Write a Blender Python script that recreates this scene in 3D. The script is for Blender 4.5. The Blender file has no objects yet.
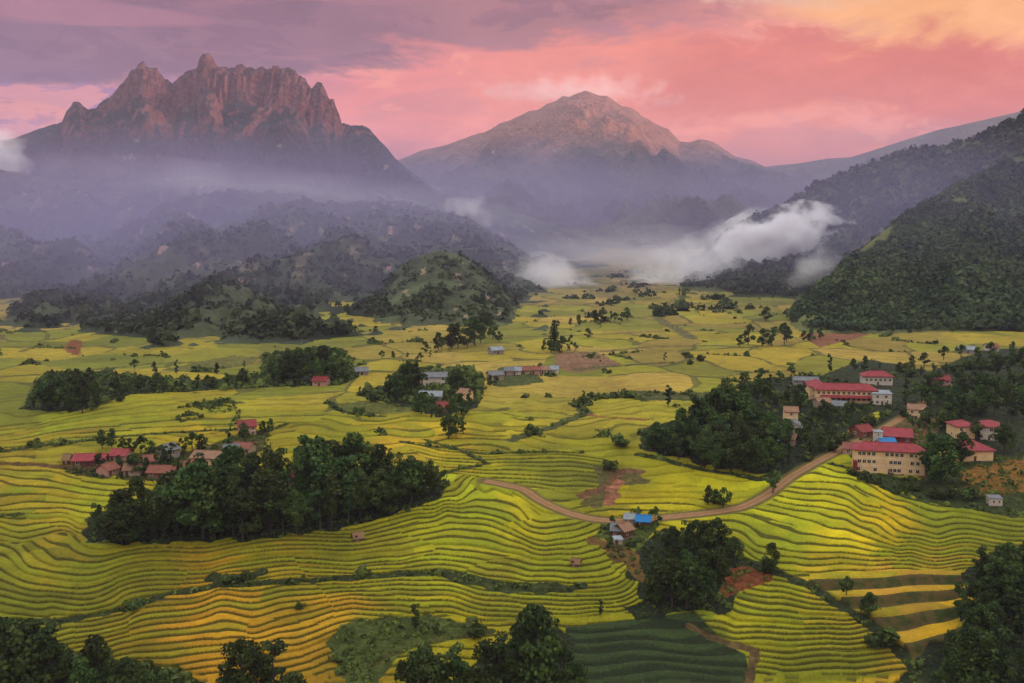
import bpy, math, random
import numpy as np
from mathutils import Vector

random.seed(11)
RNG = np.random.default_rng(11)
SC = bpy.context.scene
COL = SC.collection

# ------------------------------------------------------------------ camera model (35 mm lens, 100 m above the paddies)
F_PIX, PX0, PY0, HORIZON = 995.6, 512.0, 341.5, 222.0
PITCH = math.atan((PY0 - HORIZON) / F_PIX)
CAM_Z = 100.0
CP, SP = math.cos(PITCH), math.sin(PITCH)


def ray(px, py):
    px = np.asarray(px, float); py = np.asarray(py, float)
    a = (px - PX0) / F_PIX; b = (PY0 - py) / F_PIX
    return a, CP + b * SP, -SP + b * CP


def at_depth(px, py, D):
    dx, dy, dz = ray(px, py)
    return dx / dy * D, np.broadcast_to(np.asarray(D, float), np.shape(dx)).copy(), CAM_Z + dz / dy * D


# ------------------------------------------------------------------ noise
def h01(ix, iy, s=0):
    ix = ix.astype(np.int64); iy = iy.astype(np.int64)
    h = (ix * 374761393 + iy * 668265263 + s * 974711 + 1013904223) & 0xFFFFFFFF
    h = ((h ^ (h >> 13)) * 1274126177) & 0xFFFFFFFF
    h = ((h ^ (h >> 16)) * 2246822519) & 0xFFFFFFFF
    return ((h ^ (h >> 15)) & 0xFFFFFF) / float(0x1000000)


def gnoise(x, y, s=0):
    x = np.asarray(x, float); y = np.asarray(y, float)
    ix = np.floor(x); iy = np.floor(y); fx = x - ix; fy = y - iy
    u = fx * fx * fx * (fx * (fx * 6 - 15) + 10); v = fy * fy * fy * (fy * (fy * 6 - 15) + 10)

    def g(ox, oy):
        a = h01(ix + ox, iy + oy, s) * 2 * math.pi
        return np.cos(a) * (fx - ox) + np.sin(a) * (fy - oy)
    return ((g(0, 0) * (1 - u) + g(1, 0) * u) * (1 - v) + (g(0, 1) * (1 - u) + g(1, 1) * u) * v) * 1.5


def fbm(x, y, o=4, s=0, gain=0.5):
    a, t, f = 1.0, 0.0, 1.0
    for k in range(o):
        t = t + a * gnoise(x * f + 17.3 * k, y * f - 9.1 * k, s + k); a *= gain; f *= 2.03
    return t


def ridged(x, y, o=4, s=0, gain=0.5):
    a, t, f, w = 1.0, 0.0, 1.0, 0.0
    for k in range(o):
        t = t + a * (1 - np.abs(gnoise(x * f + 7.7 * k, y * f + 3.1 * k, s + k)) * 2.0); w += a; a *= gain; f *= 2.1
    return t / w


def sstep(a, b, x):
    t = np.clip((x - a) / (b - a), 0, 1); return t * t * (3 - 2 * t)


def lin(r, g, b):
    c = np.array([r, g, b], float) / 255.0
    return np.where(c <= 0.04045, c / 12.92, ((c + 0.055) / 1.055) ** 2.4)


# ------------------------------------------------------------------ valley base surface
PY_ = [0, 150, 200, 250, 270, 300, 350, 400, 450, 500, 600, 800, 1000, 1500, 2500, 4000]
PZ_ = [-90, -55, -42, -29, -25, -17, -8, -1, 4, 7, 8, 4, 2, 5, 25, 45]
_yy = np.linspace(0, 4000, 4001)
_zz = np.interp(_yy, PY_, PZ_)
_k = np.ones(41) / 41
_zz = np.concatenate([_zz[:20], np.convolve(np.convolve(np.pad(_zz, 20, mode='edge'), _k, 'valid'), np.ones(1), 'valid')[20:]])


def zbase(x, y):
    z = np.interp(y, _yy, _zz)
    z = z + 1.6 * gnoise(np.asarray(x) / 95.0, np.asarray(y) / 130.0, 5) * sstep(330, 450, y)
    return z


def ground_at(px, py):
    """where the line of sight through a traced point meets the valley floor"""
    px = np.atleast_1d(np.asarray(px, float)); py = np.atleast_1d(np.asarray(py, float))
    dx, dy, dz = ray(px, py)
    lo = np.full(px.shape, 120.0); hi = np.full(px.shape, 3500.0)
    for _ in range(46):
        m = 0.5 * (lo + hi)
        below = (CAM_Z + dz / dy * m) < zbase(dx / dy * m, m)
        hi = np.where(below, m, hi); lo = np.where(below, lo, m)
    y = 0.5 * (lo + hi)
    return dx / dy * y, y


def qmap(x, y):
    return np.asarray(x) / np.asarray(y), np.log(np.asarray(y)) * 0.38


# ------------------------------------------------------------------ smooth interpolation through traced lines
class Spline:
    def __init__(self, pts, smooth=1e-5):
        p = np.array(pts, float)
        X, Y = ground_at(p[:, 0], p[:, 1])
        q = np.stack(qmap(X, Y), 1)
        v = p[:, 2:]
        n = len(p)
        d = np.sqrt(((q[:, None] - q[None]) ** 2).sum(-1)) + 1e-9
        K = d * d * np.log(d) + smooth * np.eye(n)
        P = np.concatenate([np.ones((n, 1)), q], 1)
        A = np.zeros((n + 3, n + 3)); A[:n, :n] = K; A[:n, n:] = P; A[n:, :n] = P.T
        b = np.zeros((n + 3, v.shape[1])); b[:n] = v
        self.w = np.linalg.lstsq(A, b, rcond=None)[0]; self.q = q

    def __call__(self, x, y):
        a, b = qmap(x, y)
        out = self.w[-3] + a[:, None] * self.w[-2] + b[:, None] * self.w[-1]
        for i in range(len(self.q)):
            d2 = (a - self.q[i, 0]) ** 2 + (b - self.q[i, 1]) ** 2 + 1e-14
            out += (0.5 * d2 * np.log(d2))[:, None] * self.w[i]
        return out


def poly_world(pts):
    p = np.array(pts, float); X, Y = ground_at(p[:, 0], p[:, 1]); return np.stack([X, Y], 1)


def inside(x, y, P):
    r = np.zeros(x.shape, bool); n = len(P); j = n - 1
    for i in range(n):
        xi, yi = P[i]; xj, yj = P[j]
        if yi != yj:
            c = ((yi > y) != (yj > y)) & (x < (xj - xi) * (y - yi) / (yj - yi) + xi)
            r ^= c
        j = i
    return r


def line_dist(x, y, P):
    d = np.full(x.shape, 1e9)
    for i in range(len(P) - 1):
        ax, ay = P[i]; bx, by = P[i + 1]
        L2 = (bx - ax) ** 2 + (by - ay) ** 2 + 1e-9
        t = np.clip(((x - ax) * (bx - ax) + (y - ay) * (by - ay)) / L2, 0, 1)
        d = np.minimum(d, np.hypot(x - ax - t * (bx - ax), y - ay - t * (by - ay)))
    return d


def z1(X, Y): return (X / 2.844, 480 + Y / 2.844)
def z2(X, Y): return (330 + X / 2.844, 470 + Y / 2.844)
def z3(X, Y): return (664 + X / 2.844, 470 + Y / 2.844)
def z4(X, Y): return (X / 2.844, 340 + Y / 2.844)
def z5(X, Y): return (400 + X / 2.844, 300 + Y / 2.844)


def contours(lst):
    out = []
    for zf, L, pts in lst:
        for p in pts:
            out.append((*zf(*p), L))
    return out


CON_A = contours([
    (z1, 11, [(200, 160), (225, 190), (290, 203), (355, 194), (620, 180), (1000, 155)]),
    (z1, 9, [(115, 200), (160, 235), (260, 241), (355, 220), (620, 205), (1000, 180)]),
    (z1, 7, [(40, 205), (80, 250), (170, 272), (355, 247), (620, 229), (1000, 205)]),
    (z1, 5, [(0, 250), (60, 288), (150, 303), (355, 275), (620, 253), (1000, 232)]),
    (z1, 3, [(0, 310), (60, 328), (150, 334), (355, 305), (600, 283), (1000, 258)]),
    (z1, 1, [(0, 352), (60, 364), (150, 366), (355, 335), (480, 315)]),
    (z1, 0, [(0, 376), (60, 384), (150, 385), (355, 350)]),
    (z2, 16, [(400, 20), (440, 18)]),
    (z2, 14, [(360, 90), (440, 65), (465, 48), (420, 28)]),
    (z2, 13, [(300, 112), (400, 88), (480, 88), (540, 110), (580, 148), (640, 150)]),
    (z2, 11, [(150, 165), (250, 140), (330, 118), (420, 120), (500, 142), (560, 180), (620, 190), (690, 180)]),
    (z2, 7, [(150, 222), (250, 205), (350, 190), (450, 200), (550, 225), (650, 240), (730, 235), (790, 212)]),
    (z2, 5, [(200, 248), (350, 235), (450, 245), (560, 268), (680, 275), (780, 262), (815, 240)]),
    (z2, 3, [(200, 275), (350, 265), (450, 285), (560, 305), (680, 310), (790, 300), (840, 275)]),
    (z1, -1, [(0, 425), (150, 422), (250, 405), (350, 385), (480, 345), (620, 318), (800, 308), (1000, 300)]),
    (z2, -1, [(200, 318), (350, 322), (420, 345), (600, 358), (750, 362), (850, 340), (880, 300)]),
    (z1, -3, [(0, 455), (150, 450), (250, 432), (350, 412), (480, 378), (620, 352), (800, 340), (1000, 322)]),
    (z2, -3, [(200, 345), (350, 350), (500, 378), (600, 385), (750, 385), (860, 368), (905, 335)]),
    (z1, -5, [(200, 470), (350, 440), (480, 412), (620, 385), (800, 378), (900, 360), (1000, 340)]),
    (z2, -5, [(200, 372), (350, 378), (500, 405), (600, 410), (750, 405), (880, 388)]),
    (z1, -7, [(200, 500), (350, 468), (480, 448), (620, 440), (720, 438), (800, 420), (960, 375)]),
    (z2, -7, [(230, 410), (400, 425), (600, 440)]),
    (z1, -9, [(350, 500), (480, 490), (620, 475), (720, 468), (800, 450), (980, 405)]),
    (z1, -11, [(480, 530), (600, 515), (720, 500), (850, 490), (980, 440)]),
    (z1, -13, [(520, 565), (640, 548), (800, 540), (960, 490)]),
    (z1, -15, [(640, 585), (850, 565), (1000, 540)]),
])
CON_B = contours([
    (z3, 20, [(430, -12), (500, 8), (600, 36), (660, 76), (800, 108), (1030, 140)]),
    (z3, 18, [(400, 20), (520, 30), (600, 68), (680, 100), (820, 130), (1030, 158)]),
    (z3, 16, [(370, 48), (500, 55), (570, 95), (650, 120), (720, 150), (800, 160), (1030, 175)]),
    (z3, 14, [(420, 80), (500, 90), (560, 120), (640, 140), (700, 175), (780, 190), (1030, 192)]),
    (z3, 12, [(330, 90), (450, 105), (520, 120), (600, 150), (670, 192), (760, 205), (1030, 208)]),
    (z3, 10, [(320, 110), (420, 125), (520, 150), (590, 180), (630, 200), (660, 215), (760, 222), (1030, 222)]),
    (z3, 8, [(60, 128), (250, 122), (360, 150), (480, 185), (560, 200), (600, 212), (660, 227), (1000, 238)]),
    (z3, 6, [(130, 145), (200, 145), (280, 180), (380, 212), (500, 218), (650, 236), (900, 250)]),
    (z3, 4, [(190, 180), (260, 222), (360, 238), (500, 240), (700, 251), (880, 258)]),
    (z3, 2, [(205, 215), (280, 255), (370, 262), (500, 265), (700, 268), (880, 270)]),
    (z3, 0, [(230, 255), (300, 285), (380, 295), (500, 291), (700, 287), (870, 284)]),
])
CON_B = [(a, b, (c * 0.7 if a < 664 + 950 / 2.844 else 14 - ((b - 470) * 2.844 - 140) * 0.075)) for a, b, c in CON_B]
CON_C = contours([
    (z3, 12, [(300, 315), (400, 338)]), (z3, 10, [(240, 340), (330, 352), (440, 375)]),
    (z3, 8, [(200, 365), (300, 388), (400, 400), (500, 405)]), (z3, 6, [(180, 395), (280, 420), (400, 432), (530, 432)]),
    (z3, 4, [(90, 440), (200, 452), (400, 458), (570, 452)]), (z3, 2, [(150, 478), (300, 485), (450, 485), (610, 478)]),
    (z3, 0, [(240, 515), (350, 525), (500, 518), (650, 505)]), (z3, -2, [(245, 548), (350, 560), (500, 550), (690, 535)]),
    (z3, -4, [(240, 585), (350, 595), (500, 588), (730, 570)]), (z3, -6, [(240, 620), (500, 625), (740, 605)]),
])
CON_D = contours([
    (z3, 4, [(380, 296), (600, 292), (860, 288)]), (z3, 3, [(430, 345), (600, 338), (860, 326)]), (z3, 2, [(510, 398), (700, 382), (860, 362)]),
    (z3, 1, [(610, 462), (750, 440), (900, 405)]), (z3, 0, [(700, 540), (800, 512), (900, 475)]),
])
CON_E = contours([
    (z5, 3, [(50, 415), (250, 440), (480, 435), (560, 445)]), (z5, 1, [(120, 450), (300, 455), (480, 452), (580, 465), (612, 480)]),
    (z5, -1, [(150, 470), (300, 475), (450, 475), (560, 482), (604, 492)]), (z5, -3, [(180, 490), (320, 497), (450, 505), (560, 510), (600, 520)]),
    (z5, -5, [(330, 520), (450, 532), (560, 535)]),
])
CON_G = contours([
    (z4, 6, [(200, 205), (400, 165), (620, 150), (860, 140)]), (z4, 4, [(120, 240), (250, 215), (400, 190), (620, 172), (900, 170)]),
    (z4, 2, [(60, 270), (200, 245), (400, 225), (620, 210), (880, 205)]), (z4, 0, [(0, 300), (150, 275), (350, 258), (600, 248), (820, 240)]),
    (z4, -2, [(0, 322), (150, 303), (300, 292)]),
])
CON_H = contours([
    (z4, 8, [(0, 350), (180, 355), (300, 380), (510, 402)]), (z4, 6, [(0, 372), (130, 378), (250, 405), (480, 425)]),
    (z4, 4, [(0, 400), (120, 420), (250, 440), (420, 445)]), (z1, 2, [(0, 75), (120, 60), (260, 75), (330, 80)]),
    (z1, 0, [(0, 100), (130, 100), (230, 110)]), (z1, -2, [(0, 125), (100, 132), (215, 140)]), (z1, -4, [(0, 160), (60, 175), (130, 160), (200, 150)]),
])


def zp(zf, pts): return [zf(*p) for p in pts]


POLY_C = zp(z3, [(320, 303), (410, 335), (500, 392), (600, 455), (690, 535), (770, 620), (800, 680), (220, 680), (240, 606), (260, 520), (150, 482), (72, 442), (108, 420), (175, 412), (208, 362), (270, 320)])
POLY_D = zp(z3, [(415, 296), (875, 288), (905, 420), (905, 480), (700, 545), (690, 520), (600, 445), (500, 385), (410, 330)])
POLY_B = zp(z3, [(390, -15), (470, -20), (600, 30), (680, 80), (820, 108), (1100, 145), (1100, 245), (880, 290), (415, 296), (330, 290), (240, 262), (200, 200), (150, 160), (10, 135), (10, 118), (120, 112), (300, 100), (340, 40)])
POLY_E = zp(z5, [(0, 405), (250, 432), (480, 428), (600, 460), (620, 490), (600, 530), (500, 545), (330, 535), (150, 492), (100, 470)])
POLY_G = zp(z4, [(-40, 300), (60, 262), (200, 205), (330, 180), (620, 140), (900, 125), (960, 190), (900, 235), (560, 262), (430, 270), (180, 300), (-40, 330)])
POLY_H = zp(z4, [(-60, 345), (200, 350), (520, 400), (430, 455), (330, 530), (240, 560), (200, 560), (60, 580), (-60, 575)])
POLY_A = zp(z1, [(-80, 175), (0, 180), (60, 190), (180, 150), (250, 175), (450, 178), (700, 162), (960, 145), (1050, 115), (1200, 60), (1290, 10), (1300, -15)]) + \
    zp(z2, [(480, 35), (560, 70), (640, 120), (780, 145), (770, 200), (850, 260), (850, 290), (920, 330), (900, 400), (740, 420), (580, 425), (440, 440), (330, 415), (230, 412), (100, 430), (60, 470), (60, 600), (-100, 640)]) + \
    zp(z1, [(400, 640), (-80, 640)])
POLY_TEA = [(565, 629), (620, 622), (660, 618), (694, 612), (722, 641), (745, 656), (752, 683), (750, 705), (585, 705), (570, 660)]

# wild ground (scrub, weeds, bare earth): polygon, colour, flat
GREEN_SCRUB, DARK_SCRUB, RUST, EARTH, OLIVE = (50, 58, 24), (34, 40, 20), (112, 62, 34), (128, 84, 60), (72, 70, 26)
WILD = [
    ([(330, 640), (345, 622), (400, 615), (470, 622), (482, 631), (430, 642), (400, 656), (378, 683), (350, 690), (330, 665)], (66, 74, 30)),
    ([(85, 545), (140, 545), (260, 541), (340, 531), (390, 517), (440, 500), (450, 485), (400, 470), (300, 470), (230, 478), (140, 500), (85, 520)], DARK_SCRUB),
    ([(-80, 650), (70, 650), (170, 668), (210, 690), (290, 690), (300, 720), (-80, 720)], DARK_SCRUB),
    ([(400, 715), (440, 694), (490, 652), (530, 630), (570, 632), (580, 700), (580, 720), (380, 720)], DARK_SCRUB),
    ([(625, 575), (640, 545), (665, 530), (730, 540), (745, 570), (730, 615), (700, 612), (640, 620), (620, 610), (645, 600)], DARK_SCRUB),
    ([(716, 575), (740, 565), (775, 568), (772, 582), (745, 592), (725, 602)], RUST),
    ([(890, 690), (925, 650), (960, 640), (975, 600), (960, 575), (985, 560), (1330, 550), (1330, 720), (910, 720)], DARK_SCRUB),
    ([(640, 430), (700, 415), (760, 380), (810, 375), (860, 385), (880, 410), (835, 440), (800, 465), (760, 475), (700, 465), (640, 450)], DARK_SCRUB),
    ([(800, 385), (870, 360), (930, 372), (985, 350), (1330, 340), (1330, 470), (950, 460), (930, 430), (900, 420)], (42, 46, 24)),
    ([(845, 470), (920, 480), (940, 470), (1000, 455), (1330, 450), (1330, 520), (1000, 517), (940, 505), (890, 492), (862, 482)], GREEN_SCRUB),
    ([(770, 472), (800, 458), (840, 440), (880, 418), (900, 406), (908, 412), (870, 434), (830, 455), (790, 478), (770, 486)], DARK_SCRUB),
    ([(846, 454), (880, 434), (905, 414), (940, 420), (935, 452), (930, 480), (862, 470)], (96, 70, 46)),
    ([(960, 470), (1040, 455), (1040, 490), (985, 498), (965, 492)], (118, 82, 30)),
    ([(20, 410), (45, 375), (100, 372), (200, 382), (260, 375), (265, 388), (130, 395), (95, 408), (70, 413)], DARK_SCRUB),
    ([(258, 388), (265, 355), (345, 350), (358, 378), (340, 386)], DARK_SCRUB),
    ([(355, 395), (385, 385), (400, 372), (470, 368), (485, 390), (478, 408), (440, 418), (415, 412), (380, 402)], DARK_SCRUB),
    ([(60, 475), (90, 455), (190, 452), (250, 432), (275, 428), (262, 452), (200, 478), (150, 482), (90, 478)], (70, 66, 28)),
    ([(600, 520), (640, 512), (660, 525), (640, 550), (615, 552), (598, 535)], (70, 78, 30)),
    ([(615, 545), (640, 555), (640, 570), (615, 560), (600, 548)], (96, 72, 34)),
    ([(555, 352), (595, 352), (622, 366), (575, 374), (556, 368)], (120, 88, 64)),
    ([(590, 465), (640, 475), (650, 484), (620, 488), (600, 510), (580, 505), (600, 485)], (86, 78, 40)),
    ([(500, 368), (530, 366), (545, 383), (500, 388), (488, 384)], (66, 72, 32)),
    ([(64, 352), (70, 340), (82, 340), (80, 357)], (112, 66, 38)),
    ([(800, 335), (850, 325), (870, 335), (820, 348)], (120, 76, 52)),
    ([(640, 395), (720, 392), (718, 402), (640, 402)], (72, 74, 34)),
    ([(330, 404), (360, 402), (400, 405), (415, 412), (380, 415), (340, 414)], (84, 84, 34)),
    ([(200, 362), (232, 356), (262, 358), (250, 366), (205, 372), (160, 371)], (96, 92, 42)),
]
# ditches, banks and hedge lines: polyline, half width in metres, colour
LINES = [
    (zp(z1, [(-60, 402), (0, 405), (150, 408), (250, 393), (350, 372), (480, 328), (620, 305), (740, 298), (900, 288), (1000, 284)]) + zp(z2, [(200, 298), (330, 296), (400, 318), (500, 335), (640, 345), (720, 335)]), 1.7, (48, 54, 22)),
    (zp(z2, [(350, 305), (420, 322), (520, 338), (640, 342)]), 3.0, (52, 58, 26)),
    (zp(z1, [(600, 280), (680, 285), (740, 268)]), 2.6, (46, 50, 24)),
    (zp(z3, [(230, 262), (330, 300), (410, 333), (500, 390), (600, 452), (680, 530), (740, 600), (780, 660)]), 2.3, (44, 50, 24)),
    (zp(z3, [(470, -15), (560, 5), (640, 60), (700, 85), (820, 105), (1100, 138)]), 1.2, (60, 70, 30)),
    (zp(z3, [(240, 610), (262, 520), (150, 484), (72, 444)]), 1.4, (84, 66, 38)),
    (zp(z2, [(60, 580), (200, 520), (240, 500), (460, 462)]), 1.2, (70, 70, 30)),
    (zp(z2, [(750, 205), (850, 240), (880, 300), (930, 330)]), 2.4, (100, 74, 36)),
    (zp(z5, [(0, 405), (120, 425), (250, 440), (400, 437), (520, 436)]), 1.0, (70, 66, 26)),
    (zp(z5, [(70, 400), (170, 430), (250, 470), (130, 492)]), 1.2, (70, 64, 26)),
    (zp(z5, [(320, 400), (440, 360), (530, 325), (500, 300)]), 3.2, (74, 76, 38)),
    (zp(z5, [(520, 560), (600, 530), (620, 490), (680, 490)]), 2.6, (100, 70, 44)),
    (zp(z5, [(590, 580), (610, 555), (600, 540), (625, 520)]), 2.2, (140, 90, 66)),
    (zp(z5, [(530, 330), (640, 340), (700, 342)]), 1.6, (120, 84, 44)),
    (zp(z5, [(610, 270), (700, 265), (800, 270), (900, 280), (960, 285)]), 5.0, (72, 74, 36)),
    (zp(z5, [(500, 200), (600, 190), (700, 182), (800, 180)]), 3.5, (84, 78, 42)),
    (zp(z5, [(420, 150), (520, 152), (700, 135), (900, 130), (1020, 140)]), 3.0, (92, 84, 46)),
    (zp(z5, [(730, 50), (790, 85), (830, 110)]), 6.0, (92, 86, 50)),
    (zp(z5, [(200, 110), (400, 105), (640, 95), (900, 85)]), 4.0, (100, 88, 50)),
    (zp(z4, [(-30, 322), (150, 300), (430, 270), (560, 262), (700, 255)]), 1.8, (60, 62, 26)),
    (zp(z4, [(-30, 352), (100, 358), (250, 372)]), 2.0, (86, 62, 32)),
    (zp(z4, [(580, 180), (620, 176), (680, 182)]), 3.0, (70, 74, 30)),
    (zp(z4, [(820, 240), (760, 262), (700, 285)]), 1.4, (70, 70, 28)),
    (zp(z4, [(930, 178), (960, 200), (1010, 215), (1090, 220)]), 1.6, (60, 64, 28)),
    (zp(z4, [(-20, 108), (200, 95), (420, 70), (640, 60), (900, 45)]), 3.5, (92, 84, 40)),
    (zp(z1, [(-20, 105), (30, 104), (60, 102)]), 1.5, (50, 54, 26)),
    ([(640, 455), (700, 470), (760, 480), (780, 474)], 2.2, (48, 54, 26)),
]
ROAD = [(926, 402), (912, 412), (895, 422), (872, 434), (850, 445), (830, 455), (808, 467), (788, 479), (768, 494), (745, 506), (722, 511), (690, 515), (660, 518), (635, 521), (600, 520), (575, 515), (553, 507), (536, 498), (524, 490), (505, 485), (485, 481)]

# display colours of the crops at traced places (r, g, b)
CROPS = [
    (30, 515, 128, 124, 18), (60, 530, 150, 122, 22), (100, 570, 124, 114, 16), (20, 600, 120, 112, 16), (250, 560, 138, 122, 18), (330, 560, 138, 126, 20),
    (150, 600, 130, 116, 18), (150, 630, 150, 118, 20), (230, 625, 196, 138, 26), (200, 650, 190, 130, 26), (290, 615, 158, 126, 20), (330, 630, 190, 136, 28), (290, 650, 196, 138, 28), (330, 668, 165, 125, 25),
    (400, 600, 135, 122, 22), (450, 545, 150, 142, 18), (480, 500, 170, 165, 22), (520, 510, 200, 172, 16), (430, 520, 160, 148, 18), (560, 550, 150, 142, 18), (600, 570, 146, 136, 16),
    (500, 600, 132, 118, 22), (580, 610, 150, 136, 18), (440, 655, 165, 142, 18), (470, 648, 178, 150, 20),
    (820, 495, 200, 178, 14), (790, 510, 186, 172, 16), (860, 480, 178, 168, 18), (850, 540, 200, 168, 16), (880, 525, 214, 172, 14), (800, 530, 150, 146, 18), (940, 520, 142, 138, 20), (1000, 530, 128, 124, 18),
    (900, 550, 142, 132, 16), (760, 545, 140, 136, 18), (840, 570, 150, 130, 18), (1000, 550, 116, 110, 18),
    (870, 590, 170, 136, 28), (900, 605, 190, 132, 46), (920, 625, 186, 138, 36), (945, 650, 200, 146, 20), (820, 592, 176, 142, 26),
    (800, 600, 142, 134, 16), (740, 625, 162, 146, 18), (800, 640, 128, 122, 16), (830, 670, 132, 124, 18), (720, 610, 120, 120, 30),
    (660, 490, 186, 160, 14), (720, 490, 180, 160, 16), (600, 460, 160, 146, 22), (540, 470, 128, 120, 28), (620, 505, 190, 160, 18), (590, 480, 122, 116, 30),
    (480, 455, 148, 128, 24), (520, 430, 176, 150, 34), (580, 420, 172, 146, 40), (450, 440, 186, 148, 30), (400, 430, 160, 138, 26), (330, 430, 150, 136, 24), (395, 445, 190, 146, 34),
    (300, 410, 150, 132, 24), (230, 410, 152, 138, 24), (140, 415, 158, 148, 24), (180, 425, 164, 140, 24), (60, 420, 150, 146, 30), (200, 435, 196, 156, 22), (70, 450, 150, 122, 28), (20, 455, 158, 128, 30),
    (30, 470, 156, 130, 28), (20, 485, 180, 138, 22), (100, 490, 150, 138, 18), (160, 490, 160, 138, 20), (60, 495, 160, 132, 20), (270, 460, 160, 134, 22),
    (320, 388, 170, 142, 50), (340, 380, 176, 146, 56), (280, 395, 146, 132, 34), (240, 398, 176, 160, 30), (40, 395, 116, 106, 36), (20, 420, 120, 112, 30),
    (60, 355, 136, 118, 52), (200, 355, 154, 130, 60), (120, 365, 110, 104, 44), (260, 345, 166, 138, 72), (30, 372, 150, 124, 52), (350, 345, 150, 128, 56), (420, 345, 170, 140, 54), (420, 325, 184, 150, 70),
    (500, 400, 168, 150, 36), (560, 395, 162, 146, 40), (600, 410, 180, 150, 48), (640, 380, 182, 146, 52), (700, 375, 184, 146, 54), (560, 360, 152, 136, 40), (520, 350, 140, 128, 40), (650, 360, 166, 140, 50),
    (600, 340, 178, 146, 62), (680, 345, 176, 142, 54), (740, 360, 182, 142, 54), (800, 350, 190, 148, 56), (880, 345, 176, 140, 48), (960, 335, 168, 136, 52), (930, 355, 150, 124, 44), (700, 320, 176, 144, 66), (760, 310, 150, 128, 62),
    (620, 310, 188, 156, 86), (640, 290, 178, 148, 88), (560, 300, 176, 144, 80), (700, 300, 150, 128, 74), (840, 315, 150, 130, 40), (880, 330, 158, 130, 42), (720, 335, 170, 140, 54), (500, 325, 180, 146, 76),
    (680, 420, 170, 146, 40), (640, 420, 166, 142, 40), (740, 470, 160, 148, 24), (650, 470, 178, 158, 22),
]
ALB = 0.82          # displayed colour -> surface albedo

# ------------------------------------------------------------------ materials
def new_mat(name):
    m = bpy.data.materials.new(name); m.use_nodes = True
    nt = m.node_tree; nt.nodes.clear()
    out = nt.nodes.new('ShaderNodeOutputMaterial')
    return m, nt, out


def link(nt, a, b): nt.links.new(a, b)


def noise_node(nt, scale, detail=4, rough=0.55, vec=None):
    n = nt.nodes.new('ShaderNodeTexNoise'); n.inputs['Scale'].default_value = scale
    n.inputs['Detail'].default_value = detail; n.inputs['Roughness'].default_value = rough
    if vec is None:
        g = nt.nodes.new('ShaderNodeNewGeometry'); vec = g.outputs['Position']
    link(nt, vec, n.inputs['Vector'])
    return n.outputs['Fac']


def maprange(nt, v, a, b, c, d):
    n = nt.nodes.new('ShaderNodeMapRange'); link(nt, v, n.inputs['Value'])
    for k, x in zip(('From Min', 'From Max', 'To Min', 'To Max'), (a, b, c, d)): n.inputs[k].default_value = x
    return n.outputs['Result']


def mul_col(nt, col, fac):
    n = nt.nodes.new('ShaderNodeVectorMath'); n.operation = 'SCALE'
    link(nt, col, n.inputs[0]); link(nt, fac, n.inputs['Scale'])
    return n.outputs['Vector']


def math_node(nt, op, a, b):
    n = nt.nodes.new('ShaderNodeMath'); n.operation = op
    for i, v in enumerate((a, b)):
        if isinstance(v, (int, float)): n.inputs[i].default_value = v
        else: link(nt, v, n.inputs[i])
    return n.outputs[0]


def attr_mat(name, scales, rough=0.95, bump=None):
    """surface whose own colour comes from the Col attribute, broken up by world-space noise"""
    m, nt, out = new_mat(name)
    b = nt.nodes.new('ShaderNodeBsdfPrincipled'); b.inputs['Roughness'].default_value = rough
    b.inputs['Specular IOR Level'].default_value = 0.15
    a = nt.nodes.new('ShaderNodeAttribute'); a.attribute_name = 'Col'
    fac = None
    for s, amp in scales:
        f = maprange(nt, noise_node(nt, s), 0.25, 0.75, 1 - amp, 1 + amp)
        fac = f if fac is None else math_node(nt, 'MULTIPLY', fac, f)
    link(nt, mul_col(nt, a.outputs['Color'], fac), b.inputs['Base Color'])
    if bump:
        bp = nt.nodes.new('ShaderNodeBump'); bp.inputs['Distance'].default_value = bump[1]; bp.inputs['Strength'].default_value = bump[2]
        link(nt, noise_node(nt, bump[0], 5), bp.inputs['Height']); link(nt, bp.outputs['Normal'], b.inputs['Normal'])
    link(nt, b.outputs['BSDF'], out.inputs['Surface'])
    return m


def flat_mat(name, rgb, rough=0.8, var=0.12, scale=0.6, spec=0.2):
    m, nt, out = new_mat(name)
    b = nt.nodes.new('ShaderNodeBsdfPrincipled'); b.inputs['Roughness'].default_value = rough
    b.inputs['Specular IOR Level'].default_value = spec
    c = nt.nodes.new('ShaderNodeRGB'); c.outputs[0].default_value = (*rgb, 1)
    f = maprange(nt, noise_node(nt, scale, 6, 0.65), 0.25, 0.75, 1 - var, 1 + var)
    link(nt, mul_col(nt, c.outputs[0], f), b.inputs['Base Color'])
    link(nt, b.outputs['BSDF'], out.inputs['Surface'])
    return m


def grid_faces(nr, nc, keep=None):
    i = np.arange((nr - 1) * (nc - 1)); r = i // (nc - 1); c = i % (nc - 1)
    v = r * nc + c
    f = np.stack([v, v + 1, v + nc + 1, v + nc], 1)
    return f if keep is None else f[keep[f].any(1)]


def mesh_obj(name, V, F, mat=None, col=None, smooth=True, parent=None):
    V = np.asarray(V, np.float32); F = np.asarray(F, np.int32)
    me = bpy.data.meshes.new(name)
    me.vertices.add(len(V)); me.vertices.foreach_set('co', V.ravel())
    k = F.shape[1]
    me.loops.add(F.size); me.loops.foreach_set('vertex_index', F.ravel())
    me.polygons.add(len(F)); me.polygons.foreach_set('loop_start', np.arange(len(F), dtype=np.int32) * k)
    me.polygons.foreach_set('use_smooth', np.full(len(F), smooth, bool))
    if col is not None:
        a = me.attributes.new('Col', 'FLOAT_COLOR', 'POINT')
        c = np.ones((len(V), 4), np.float32); c[:, :3] = col; a.data.foreach_set('color', c.ravel())
    me.update(calc_edges=True); me.validate()
    if mat: me.materials.append(mat)
    o = bpy.data.objects.new(name, me); COL.objects.link(o)
    if parent: o.parent = parent
    return o


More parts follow.
